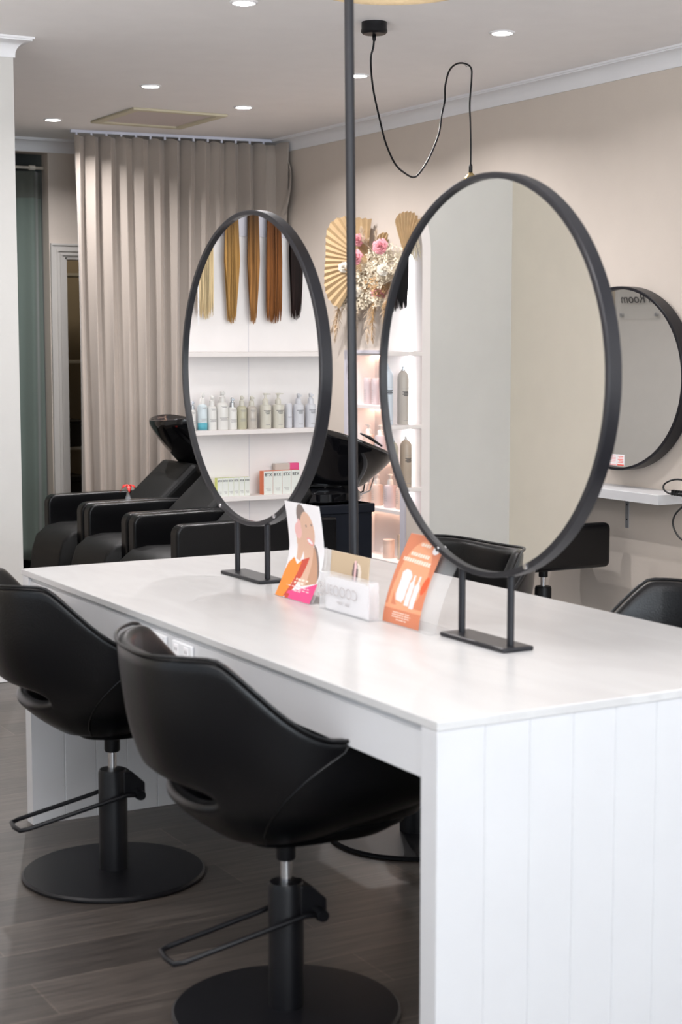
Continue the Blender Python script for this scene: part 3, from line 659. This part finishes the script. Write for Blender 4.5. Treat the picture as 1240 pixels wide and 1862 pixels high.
names=['leftmost','second','third','fourth','fifth','rightmost']
for k in range(6): carton(1.007-.0285*k,.776,.0275,.088,.03,'box_green','small white and green carton, %s of the six in the far mirror'%names[k],'small white and green cartons',.012)
for k in range(4): carton(.756-.0495*k,.776,.048,.112,.045,'box_orange','larger white and orange carton, %s of the four in the far mirror'%['leftmost','second','third','rightmost'][k],'larger white and orange cartons',.020)
t=empty('flat_carton',(.625,7.05,.776),0,'flat grey and magenta carton standing behind the white and orange cartons','box')
mb=MB(); mb.box(-.065,-.015,-.012,.012,0,.142); mb.box(-.015,.065,-.012,.012,0,.142); mb.mi=[1]*6+[0]*6
mb.build('carton',['btl_taupe','box_magenta'],t)
def bag(x,z,rz,s,lab):
    t=empty('pink_bag',(x,7.02,z),rz,lab,'bag','pink vinyl bags on the low shelf')
    MB().rings([[(.085*s*a*math.copysign(abs(cos(2*PI*k/24))**.6,cos(2*PI*k/24)),.035*s*b*math.copysign(abs(sin(2*PI*k/24))**.6,sin(2*PI*k/24)),h*s) for k in range(24)] for a,b,h in ((.9,.8,0),(1,1,.02),(1,.9,.09),(.94,.4,.13),(.92,.2,.135))]).build('body','pink_vinyl',t,smooth=True,auto=60)
    MB().tube([(.05*s*cos(PI*k/12),0,(.13+.055*sin(PI*k/12))*s) for k in range(13)],.005,8).build('handle','pink_vinyl',t,smooth=True)
    return t
bag(.84,.455,0,1.05,'pink vinyl bag just above the bottom rim of the far mirror'); bag(-.03,.455,0,1.1,'pink vinyl bag whose handle shows at the left rim of the big mirror')
# hair extensions hanging on the rail
def hair(x,ztop,zbot,w0,w1,mt,label,seed=1,n=110,y=7.045,taper=1):
    rn=random.Random(seed); t=empty('hair_extension',(x,y,ztop),0,label,'hair extension','hair extensions hanging on the display rail')
    mb=MB(); L=ztop-zbot
    for i in range(n):
        f=(i+.5)/n*2-1+rn.uniform(-.02,.02); yy=rn.uniform(-.010,.010); l=L*(1-rn.random()**2*.13)*(1-.03*abs(f)); wd=.0030
        x0=f*w0/2; x1=f*w1/2*taper+rn.uniform(-.004,.004); xm=f*w1/2
        vs=[]
        for k in range(9):
            v=k/8; xx=(x0+(xm-x0)*min(1,v*2)) if v<.5 else xm+(x1-xm)*(v-.5)*2
            ww=wd*(1-.8*max(0,v-.7)/.3); vs+=[(xx-ww,yy-.004*sin(v*PI),-l*v),(xx+ww,yy-.004*sin(v*PI)+.0006,-l*v)]
        mb.add(vs,[(2*k,2*k+1,2*k+3,2*k+2) for k in range(8)])
    for s_ in (-.004,.004): mb.grid(lambda u,v:((u*2-1)*(w0/2+(w1/2-w0/2)*min(1,v*2))*.93*(1-(1-taper)*max(0,v-.5)*1.6),s_,-L*.80*v),10,10)
    mb.build('strands',mt,t)
    rbox(-w0/2-.003,w0/2+.003,-.012,.012,-.004,.014).build('weft_band','ink',t,bevel=.002)
    return t
hz=lambda: None
hairmat('hair_pale',(.66,.50,.30),(.80,.68,.48),-.6,0); hairmat('hair_blonde',(.62,.42,.18),(.78,.60,.34),-.6,0); hairmat('hair_golden',(.06,.03,.012),(.46,.25,.075),-.6,0,.6)
hairmat('hair_ombre',(.018,.009,.006),(.38,.175,.05),-.6,0,.5); hairmat('hair_copper',(.07,.022,.006),(.25,.088,.02),-.6,0); hairmat('hair_dark',(.005,.003,.003),(.022,.009,.007),-.6,0,.1); hairmat('hair_black',(.004,.004,.005),(.008,.007,.008),-.6,0)
hair(1.165,2.12,1.60,.08,.09,'hair_pale','very pale blonde hair extension, leftmost in the far mirror',1)
hair(1.050,2.14,1.605,.065,.075,'hair_blonde','light blonde hair extension with a white strip beside it',2)
rbox(-.0035,.0035,-.002,.002,-.56,0).build('white_strip','paper',[o for o in bpy.data.objects if o.name.startswith('hair_extension')][-1],loc=(.045,-.02,0))
hair(.913,2.16,1.585,.055,.074,'hair_golden','golden brown hair extension with dark roots and tapering ends',3,taper=.5)
hair(.800,2.16,1.585,.045,.056,'hair_ombre','narrow dark-to-golden hair extension in the middle of the far mirror',4,n=90,taper=.35)
hair(.690,2.16,1.588,.065,.080,'hair_copper','wide copper brown hair extension with blunt ends',5,n=140)
hair(.568,2.16,1.605,.065,.068,'hair_dark','dark brown hair extension nearest the right rim of the far mirror',6,n=110,taper=.7)
hair(.060,2.14,1.64,.10,.10,'hair_dark','long dark brown hair extension at the left rim of the big mirror',7,n=150)
hair(-.022,2.10,1.66,.080,.075,'hair_black','jet black hair extension beside it in the big mirror, under cream plumes',8,n=130)

pb=empty('pampas_bunch',(-.025,7.0,1.99),0,'small bunch of cream pampas above the black hair in the big mirror','dried flowers')
rn=random.Random(9); mb=MB()
for i in range(260):
    a=rn.uniform(-1.2,1.2); L_=rn.uniform(.05,.14); x0=rn.uniform(-.04,.05)
    mb.tube([(x0,.0,.06),(x0+sin(a)*L_*.4,-.01,.06-L_*.5),(x0+sin(a)*L_*.6,rn.uniform(-.03,.01),.05-L_)],.0014,3)
mb.build('plume','dry_cream',pb)
MB().tube([(0,.0,.05),(0,.03,.14)],.006,8).build('stem','dry_brown',pb)

# ------------------------------------------------------------ lit niche in the right wall
nn=empty('lit_niche',(XR,8.39,NZ0),0,'white wall niche with warm light strips and product shelves, right of the pole','display shelving')
def npart(mb,name,m,**k):
    mb.v=[(x-XR,y-8.39,z-NZ0) for x,y,z in mb.v]; return mb.build(name,m,nn,**k)
m=MB(); m.box(XR+.175,XR+.188,NY0,NY1,NZ0,NZ1); m.box(XR-.004,XR+.175,NY0,NY0+.012,NZ0,NZ1); m.box(XR-.004,XR+.175,NY1-.012,NY1,NZ0,NZ1); m.box(XR-.004,XR+.175,NY0,NY1,NZ1-.012,NZ1); m.box(XR-.004,XR+.175,NY0,NY1,NZ0,NZ0+.012)
npart(m,'lining','niche_white')
m=MB(); m.box(XR-.012,XR,NY0-.05,NY0,NZ0-.05,NZ1+.02); m.box(XR-.012,XR,NY1,NY1+.04,NZ0-.05,NZ1+.02); m.box(XR-.012,XR,NY0,NY1,NZ1,NZ1+.02); m.box(XR-.012,XR,NY0,NY1,NZ0-.05,NZ0)
npart(m,'frame','lavender_board')
NS=(1.128,.822,.520,.215)
for z in NS: npart(rbox(XR,XR+.174,NY0+.012,NY1-.012,z-.02,z),'shelf','niche_trim')
for z in (NZ1-.012,)+tuple(z-.02 for z in NS): npart(rbox(XR+.155,XR+.168,NY0+.02,NY1-.02,z-.005,z-.001),'light_strip','led_warm')
for z in NS[:4]: npart(rbox(XR+.168,XR+.174,NY0+.013,NY0+.02,z+.02,z+.26),'light_strip','led_warm')
G3='hair products in the warm lit niche'
q=[(8.605,0,.155,.055,'btl_pink','tube'),(8.515,0,.155,.055,'btl_pink','tube'),(8.42,0,.155,.055,'btl_pink','tube'),
   (8.60,1,.185,.07,'btl_peach','pump'),(8.46,1,.185,.07,'btl_pink','pump'),(8.32,1,.185,.07,'btl_pink','pump'),
   (8.62,2,.19,.07,'btl_peach','pump'),(8.50,2,.19,.07,'btl_peach','pump'),(8.345,2,.20,.075,'btl_pink','pump'),(8.225,2,.19,.06,'btl_peach','pump'),
   (8.36,3,.11,.07,'btl_peach','tube'),(8.245,3,.15,.018,'btl_sand','tube'),(8.165,3,.13,.018,'btl_white','tube')]
pos=['left','middle','right']; row=['top','second','third','lowest']
cnt={}
for y,s_,h,w_,bc,k in q:
    cnt[s_]=cnt.get(s_,0)+1
    lb='%s on the %s shelf of the lit niche, %s from the left'%('pinkish tube' if k=='tube' else 'pinkish pump bottle',row[s_],['first','second','third','fourth'][cnt[s_]-1])
    t=bottle('product_tube' if k=='tube' else 'product_bottle',5.06,NS[s_],h,w_,k,bc,'btl_white' if k=='pump' else bc,lb,G3,y=y,rz=-R(90))
    if s_<3: lines(t,w_/2,h*.55,[.9]*7,'ink_soft',.0015,.011)

# ------------------------------------------------------------ dried flower arrangement on the right wall
fa=empty('dried_flower_arrangement',(XR,8.42,1.95),0,'dried flower arrangement with palm fans, pampas and pink roses on the right wall','flower arrangement')
FY=lambda px:(0)  # arrangement coordinates: (out from wall, along wall, up)
TV=(.6,-.8)   # fans and roses turn out of the wall, towards the room's entrance
def fanpt(y,z,w_,h,o=.05): return (-o+TV[0]*w_/.924,y+TV[1]*w_/.924,z+h)
def palm(y,z,a0,a1,Lf,out,n=15,name='palm_fan'):
    mb=MB(); rows=[]
    for i in range(n*2+1):
        f=i/(n*2); a=a0+(a1-a0)*f; l=Lf(f)*(.965 if i%2 else 1.0); d=.013 if i%2 else 0
        row_=[]
        for k in range(7):
            v=k/6; p=fanpt(y,z,sin(a)*l*v,cos(a)*l*v,out)
            row_.append((p[0]-d*v*.8-.02*v*(1-v),p[1]-d*v*.6,p[2]))
        rows.append(row_)
    vs=[p for r in rows for p in r]; fs=[(i*7+j,i*7+j+1,(i+1)*7+j+1,(i+1)*7+j) for i in range(len(rows)-1) for j in range(6)]
    mb.add(vs,fs); return mb.build(name,'palm',fa,solid=.002)
palm(-.03,.02,R(5),R(-148),lambda f:.25+.075*math.exp(-((f-.30)/.16)**2)+.075*math.exp(-((f-.95)/.2)**2),.05,n=19)
palm(-.48,.0,R(-17),R(17),lambda f:.285-.05*abs(2*f-1)**3,.06,n=8)
palm(-.53,.0,R(2),R(34),lambda f:.26-.05*abs(2*f-1)**2,.05,n=6)
palm(-.10,.0,R(2),R(40),lambda f:.20-.05*abs(2*f-1)**2,.045,n=6)
def rose(y,z,r,m,out=.12):
    mb=MB(); ax=(-.75,-.66); tv=(.66,-.75)
    for k in range(18):
        a=k*2.4; f=(k+1)/18; rad=r*(.12+.88*f); h=r*(.75-.55*f)
        def pet(u,v):
            aa=a+(u-.5)*(2.1-.7*f); rr=rad*(.30+.70*v)*(1+.05*sin(u*PI*3)); hh=h*v**.7-(rad*.10*max(0,v-.7)/.3 if f>.4 else 0)
            c_=rr*cos(aa); return (-out+ax[0]*hh+tv[0]*c_,y+ax[1]*hh+tv[1]*c_,z+rr*sin(aa))
        mb.grid(pet,7,5)
    return mb.build('rose',m,fa,smooth=True,solid=.0015)
rose(-.345,.09,.050,'rose_pink',.15); rose(-.075,.042,.050,'rose_pink',.16); rose(-.02,.145,.042,'rose_pink',.11)
rose(-.36,-.04,.040,'rose_white',.14); rose(.22,-.12,.042,'rose_white',.12); rose(-.066,-.155,.036,'rose_white',.15); rose(.08,-.01,.035,'rose_white',.15)
def plume(y,z,ang,L,wd,m,out=.09,n=170,seed=1,name='pampas_plume',droop=.0):
    rn=random.Random(seed); mb=MB(); dx,dz=sin(ang),cos(ang)
    mb.tube([(-.04,y,z),(-out,y+dx*L*.5,z+dz*L*.5),(-out-.02,y+dx*L,z+dz*L-droop)],.0025,5)
    for i in range(n):
        v=rn.uniform(.12,1); a=rn.uniform(0,2*PI); wv=wd*math.sin(PI*min(1,.15+v*.85))**.6
        px,py,pz=-out*min(1,v*2)-.01,y+dx*L*v,z+dz*L*v-droop*v*v
        ox_=cos(a)*wv*.5; s_=sin(a)*wv; l=.55
        ex,ey,ez=px+ox_,py+dx*wd*l+dz*s_,pz+dz*wd*l-dx*s_
        mx_,my_,mz_=(px+ex)/2,(py+ey)/2,(pz+ez)/2+.004
        t_=.0016
        mb.add([(px,py-t_,pz),(px,py+t_,pz),(mx_,my_+t_*1.3,mz_),(mx_,my_-t_*1.3,mz_),(ex,ey,ez)],[(0,1,2,3),(3,2,4)])
    return mb.build(name,m,fa)
for i,(y,z,a,L,wd,m_) in enumerate([(.18,-.08,150,.36,.055,'pampas'),(.22,-.06,172,.34,.05,'dry_brown'),(.12,-.1,160,.36,.05,'pampas'),(.05,-.12,175,.34,.045,'pampas'),(-.10,-.1,182,.34,.05,'pampas'),(-.18,-.08,184,.36,.05,'dry_brown'),(-.24,-.05,186,.36,.05,'pampas'),
    (-.30,-.05,188,.30,.04,'pampas'),(-.12,.05,18,.16,.05,'pampas'),(-.20,.02,10,.17,.045,'pampas'),(.30,.02,-120,.16,.06,'dry_brown'),(.28,-.02,-150,.22,.06,'dry_brown'),(.20,.02,-100,.18,.06,'pampas'),(-.20,-.10,172,.24,.03,'dry_brown'),(-.33,-.12,182,.22,.03,'dry_brown')]):
    plume(y,z,R(a),L,wd,m_,out=.07+.02*(i%3),seed=i,name='pampas_plume' if m_=='pampas' else 'dried_grass_plume')
def cluster(y,z,r,m,n,out,seed,name='dried_blossom'):
    rn=random.Random(seed); mb=MB()
    for i in range(n):
        a=rn.uniform(0,2*PI); q_=r*math.sqrt(rn.random()); cy,cz,cx=y+q_*cos(a),z+q_*sin(a),-(out+rn.uniform(-.03,.03)*1.0)
        s_=rn.uniform(.008,.017)
        mb.tube([(-.03,y*.7+cy*.3,z*.7+cz*.3),(cx,cy,cz)],.0012,4)
        for k in range(5):
            b_=k*2*PI/5+rn.random(); tx=rn.uniform(-.5,.5)
            mb.add([(cx,cy,cz),(cx-s_*.3,cy+s_*cos(b_-.4),cz+s_*sin(b_-.4)),(cx-s_*(.6+tx),cy+s_*1.4*cos(b_),cz+s_*1.4*sin(b_)),(cx-s_*.3,cy+s_*cos(b_+.4),cz+s_*sin(b_+.4))],[(0,1,2,3)])
    return mb.build(name,m,fa)
for i,(y,z,r,m_,n) in enumerate([(-.22,.02,.08,'dry_cream',70),(-.42,.02,.08,'dry_cream',60),(-.12,-.05,.08,'dry_cream',60),(-.29,-.06,.08,'dry_cream',60),(-.48,-.03,.06,'dry_cream',40),(-.04,-.10,.07,'dry_cream',50),(.12,-.05,.07,'dry_cream',40),(.20,-.18,.06,'dry_cream',35),(-.15,-.16,.06,'dry_cream',35),(-.07,-.22,.05,'dry_cream',28),(.10,-.20,.06,'dry_cream',30),(-.26,-.13,.06,'dry_brown',26),(-.10,-.13,.06,'dry_brown',22),(.10,-.06,.07,'dry_brown',26),(-.24,-.16,.035,'rose_pink',22),(-.26,-.22,.03,'dry_cream',16)]):
    cluster(y,z,r,m_,n,.10+.02*(i%2),i)
MB().lathe([(.10,-.005),(.10,-.03),(.04,-.035)],20,(0,.0,-.03),ax='x').build('backing','dry_brown',fa)

# ------------------------------------------------------------ wall mirror, shelf, cord
wm=empty('wall_mirror',(XR-.036,6.02,1.333),R(4.5),'round black-rimmed mirror hanging on the right wall, cut by the right frame edge','mirror')
mb=MB(); ring_prof(mb,.425,.412,-.075,0,seg=96); mb.build('frame','black_metal',wm,smooth=True,auto=30)
MB().lathe([(.0001,-.055),(.414,-.055),(.414,-.04),(.0001,-.04)],96,ax='x').build('mirror_glass','mirror_glass',wm,weld=True)
def flat(mb,pts): return mb.add(pts,[tuple(range(len(pts)))])
rgb('stk_pink',(.85,.45,.45),rough=.5); rgb('stk_red',(.8,.15,.12),rough=.5)
wsx=-.0562
for k,(ya,yb) in enumerate(((.055,.008),(.005,-.042))):
    s_=MB(); s_.box(wsx,wsx+.001,yb,ya,-.405,-.352); st_=s_.build('sticker','paper',wm)
    s_=MB()
    for j in range(5): s_.box(wsx-.0006,wsx,yb+.006,ya-.006-.006*(j%2),-.362-.007*j,-.359-.007*j)
    s_.box(wsx-.0006,wsx,yb+.002,ya-.002,-.404,-.397); s_.build('sticker_print','stk_pink' if k==0 else 'stk_red',st_)
ws=empty('wall_shelf',(XR,6.2,.835),0,'white floating shelf on the right wall beneath the wall mirror','shelf')
m=MB(); m.add([(0,.95,0),(-.20,.95,0),(-.20,-.60,0),(0,-.60,0),(0,.95,-.045),(-.20,.95,-.045),(-.20,-.60,-.045),(0,-.60,-.045)],[(0,1,2,3),(7,6,5,4),(0,4,5,1),(1,5,6,2),(2,6,7,3),(3,7,4,0)])
m.build('board','white_lacquer',ws,bevel=.002)
for yb in (-.15,.6):
    m=MB(); m.box(-.004,0,yb-.012,yb+.012,-.20,-.045); m.box(-.16,0,yb-.012,yb+.012,-.049,-.045); br=m.build('bracket','bracket_grey',ws)
    for z in (-.09,-.16): MB().lathe([(.004,-.006),(.004,-.004)],10,(0,yb,z),ax='x').build('screw','ink',br)
ws.location=(XR,6.2,.828)
kc=empty('clipper_cable',(4.86,5.50,.828),0,'black appliance cable and clipper coiled on the right end of the wall shelf','cable')
MB().tube(catmull([(-.03,-.22,.045),(-.03,-.10,.065),(-.04,.02,.075),(-.05,.085,.055),(-.055,.095,.03),(-.05,.07,.012),(-.05,.02,.008),(-.05,-.05,.008),(-.07,-.08,-.0),(-.10,-.10,-.02),(-.12,-.06,-.07),(-.12,-.05,-.12),(-.12,-.10,-.17),(-.12,-.2,-.18)]),.0042,8).build('cord','black_plastic',kc,smooth=True)
m=MB()
MB().tube([(-.05,.05,.010),(-.05,-.01,.012),(-.05,-.06,.012)],[.006,.009,.010],10).build('strain_relief','black_plastic',kc,smooth=True)
for k in range(5): m.box(-.058,-.042,.032-.018*k,.040-.018*k,.004,.028)
m.build('relief_ribs','black_plastic',kc)
MB().tube([(-.05,-.06,.016),(-.05,-.12,.022),(-.05,-.26,.024)],[.014,.02,.022],14).build('handle','bracket_grey',kc,smooth=True)
# acrylic sign on the rear-left wall (seen mirrored in the wall mirror)
sg=empty('acrylic_sign',(XRL+.02,8.86,1.73),0,'clear acrylic door sign with dark script lettering, reflected in the wall mirror','sign')
rbox(-.003,.003,-.19,.20,-.06,.26).build('panel','plaque_glass',sg)
for y in (-.15,.18):
    for z in (-.03,.23): MB().lathe([(.012,-.02),(.012,.008)],14,(0,y,z),ax='x').build('standoff','bracket_grey',sg,smooth=True,auto=40)
text('Skin Room',.095,frame((.0045,-.03,.085),(0,1,0),(0,0,1)),'lettering','ink',sg,font_shear=.25)

# ------------------------------------------------------------ cards on the table
for n,c in dict(f_white=(.80,.78,.79),f_skin=(.66,.42,.30),f_skin2=(.52,.29,.18),f_hair=(.20,.15,.13),f_orange=(.90,.25,.03),f_red=(.55,.06,.03),f_magenta=(.80,.06,.22),f_pinktxt=(.85,.55,.55),f_rust=(.60,.20,.10),f_peach=(.75,.33,.18),f_lip=(.75,.30,.30),f_dark=(.12,.08,.08),f_bottle=(.74,.70,.72),f_fire=(.85,.10,.03),f_cream=(.80,.70,.60),f_pinkhand=(.78,.45,.42)).items(): mat(n,c,rough=.35)
def sheet(name,parent,P,fn,mats,nu=90,nv=200,solid=.0006):
    mb=MB(); mb.grid(P,nu,nv); mb.mi=[mats.index(fn((i%nu+.5)/nu,(i//nu+.5)/nv)) for i in range(nu*nv)]
    return mb.build(name,mats,parent,solid=-solid,smooth=True)
def ell(u,v,cx,cy,a,b,rot=0):
    x,y=u-cx,v-cy; c_,s_=cos(rot),sin(rot); x,y=(x*c_+y*s_)/a,(-x*s_+y*c_)/b; return x*x+y*y<1
def poly(u,v,P):
    ins=False
    for i in range(len(P)):
        (x1,y1),(x2,y2)=P[i],P[i-1]
        if (y1>v)!=(y2>v) and u<(x2-x1)*(v-y1)/(y2-y1)+x1: ins=not ins
    return ins
# flyer A : u 0 (far, image left) -> 1 ; v 0 top -> 1 bottom
def artA(u,v):
    tx=lambda y0,h,a,b:abs(v-y0)<h and a<u<b and int(u*37)%4
    if tx(.80,.008,.40,.74) or tx(.835,.008,.38,.68): return 'f_cream'
    if tx(.875,.006,.2,.85) or tx(.90,.006,.42,.88) or tx(.915,.004,.45,.65): return 'f_pinktxt'
    if v>.955 and u>.28: return 'f_magenta' if u>.38 else 'f_red'
    if poly(u,v,[(.55,.90),(1,.80),(1,1),(.28,1),(.30,.93)]): return 'f_magenta'
    if poly(u,v,[(.0,.76),(.05,.66),(.18,.59),(.30,.66),(.42,.60),(.38,.72),(.30,.88),(.22,1),(0,1)]): return 'f_orange'
    if poly(u,v,[(.42,.60),(.62,.56),(.50,.80),(.36,.96),(.22,1),(.32,.85)]): return 'f_red'
    # hand
    if ell(u,v,.30,.30,.10,.085) or ell(u,v,.34,.24,.05,.07) : return 'f_pinkhand'
    if poly(u,v,[(.22,.33),(.42,.33),(.46,.45),(.36,.62),(.24,.60),(.24,.45)]): return 'f_skin'
    if ell(u,v,.545,.235,.018,.016): return 'f_hair'
    if ell(u,v,.70,.215,.018,.014): return 'f_hair'
    if ell(u,v,.62,.395,.075,.020,.25): return 'f_white'
    if ell(u,v,.62,.395,.095,.034,.25): return 'f_lip'
    if ell(u,v,.56,.30,.205,.215,-.10) and u>.33: return 'f_skin'
    if poly(u,v,[(.40,.45),(.74,.45),(.86,.62),(.98,.80),(.60,.86),(.42,.80),(.48,.62)]): return 'f_skin' if u<.7 else 'f_skin2'
    if ell(u,v,.44,.14,.14,.13) or poly(u,v,[(.72,.40),(.80,.45),(.98,.72),(.98,.78),(.84,.66),(.74,.5)]): return 'f_hair'
    return 'f_white'
fA=empty('tall_flyer',(2.10,3.93,TH),0,'tall flyer of a smiling woman in orange, leaning near the far mirror','flyer')
def PA(u,v):
    z=.262*(1-v); y=.105+.028*0-u*.20
    s_=1-v; x=-.028+.075*math.sin(min(1,s_/.55)*PI/2)*.62-.030*max(0,s_-.5)**1.6*1.6
    return (x,y+.0,z+.001)
sheet('printed_sheet',fA,PA,artA,['f_white','f_skin','f_skin2','f_hair','f_orange','f_red','f_magenta','f_pinktxt','f_lip','f_pinkhand','f_cream'])
m=MB(); m.grid(lambda u,v:(PA(u,1-v*.58)[0]+.006,.112-u*.215,.262*v*.58+.001),2,20); m.box(-.03,.06,-.10,.11,-.0,.002); m.build('clear_stand','acrylic_clear',fA)
def artB(u,v):
    if ell(u,v,.84,.135,.09,.045): return 'f_white'
    for y0,h,a,b in ((.10,.016,.40,.68),(.215,.018,.24,.76),(.285,.020,.10,.86),(.30,.008,.5,.86)):
        if abs(v-y0-.03*(u-.5))<h and a<u<b and (int(u*61+v*30)%4): return 'f_cream'
    for y0,a,b in ((.865,.26,.70),(.890,.24,.74),(.915,.24,.72),(.945,.36,.66)):
        if abs(v-y0)<.007 and a<u<b and int(u*70)%5: return 'f_cream'
    if poly(u,v,[(.22,.42),(.30,.38),(.42,.39),(.50,.44),(.47,.70),(.42,.745),(.26,.73),(.22,.66),(.24,.5)]): return 'f_bottle'
    if poly(u,v,[(.56,.43),(.60,.43),(.61,.50),(.64,.54),(.62,.77),(.50,.77),(.51,.52),(.55,.50)]): return 'f_bottle'
    if poly(u,v,[(.70,.43),(.75,.43),(.75,.51),(.79,.55),(.76,.79),(.64,.79),(.66,.54),(.70,.50)]): return 'f_bottle'
    if ell(u,v,.90,.52,.065,.11,.5): return 'f_fire'
    if poly(u,v,[(.10,.5),(.15,.5),(.16,.8),(.08,.83),(.06,.8)]): return 'f_peach'
    if v>.83: return 'f_rust'
    if v>.785 : return 'f_peach'
    return 'f_peach' if (u-.5)**2*3+(v-.45)**2*3<.45 else 'f_rust'
fB=empty('orange_flyer',(2.13,3.43,TH),0,'orange product flyer curving in a clear acrylic stand beside the big mirror','flyer')
def PB(u,v):
    s_=1-v; x=-.020+.085*s_**1.5; y=.085-u*.170; z=.218*(s_)+.001
    return (x+.0*u,y+.035*0,z)
sheet('printed_sheet',fB,PB,artB,['f_white','f_rust','f_peach','f_cream','f_bottle','f_fire'])
m=MB(); m.grid(lambda u,v:(-.012+.085*(1-v)**1.5,.087-u*.239,.205*(1-v)+.001),2,20); m.box(-.03,.06,-.152,.087,0,.002); m.build('clear_stand','acrylic_clear',fB)
# acrylic business card holder
ca=empty('card_holder',(2.085,3.645,TH),0,'frosted acrylic holder full of white business cards, in the middle of the table','card holder')
L2=.128
m=MB()
for x in (-.014,.014): m.box(x-.0015,x+.0015,-L2,L2,0,.098)
m.box(-.014,.014,-L2,-L2+.003,0,.098); m.box(-.014,.014,L2-.003,L2,0,.098); m.box(-.014,.014,-L2,L2,0,.002)
m.build('acrylic_box','acrylic',ca)
for k in range(5): rbox(-.008+k*.004,-.0074+k*.004,-L2+.01+.012*k,L2-.02-.004*k,.003,.085+.002*(k%2)).build('business_card','paper',ca)
text('COOO3L@',.040,frame((-.0165,.03,.056),(0,-1,0),(0,0,1)),'lettering','ink_faint',ca,flip=True,ext=.0003)
text('hair  care',.018,frame((-.0165,0,.030),(0,-1,0),(0,0,1)),'lettering','ink_faint',ca,flip=True,ext=.0003)
kb=empty('kraft_card',(2.125,3.715,TH),0,'tan gift card with a small figure, standing behind the frosted card holder','card')
def artK(u,v):
    if ell(u,v,.66,.20,.035,.07): return 'f_pinktxt'
    if ell(u,v,.66,.32,.07,.22): return 'f_dark' if abs(u-.66)>.03 else 'f_pinktxt'
    if ell(u,v,.72,.34,.10,.20): return 'f_cream'
    return 'kraft'
sheet('card',kb,lambda u,v:(.012*(1-v)-.004,.10-.20*u,.146*(1-v)+.0005),artK,['kraft','f_pinktxt','f_dark','f_cream'],60,60,.003)
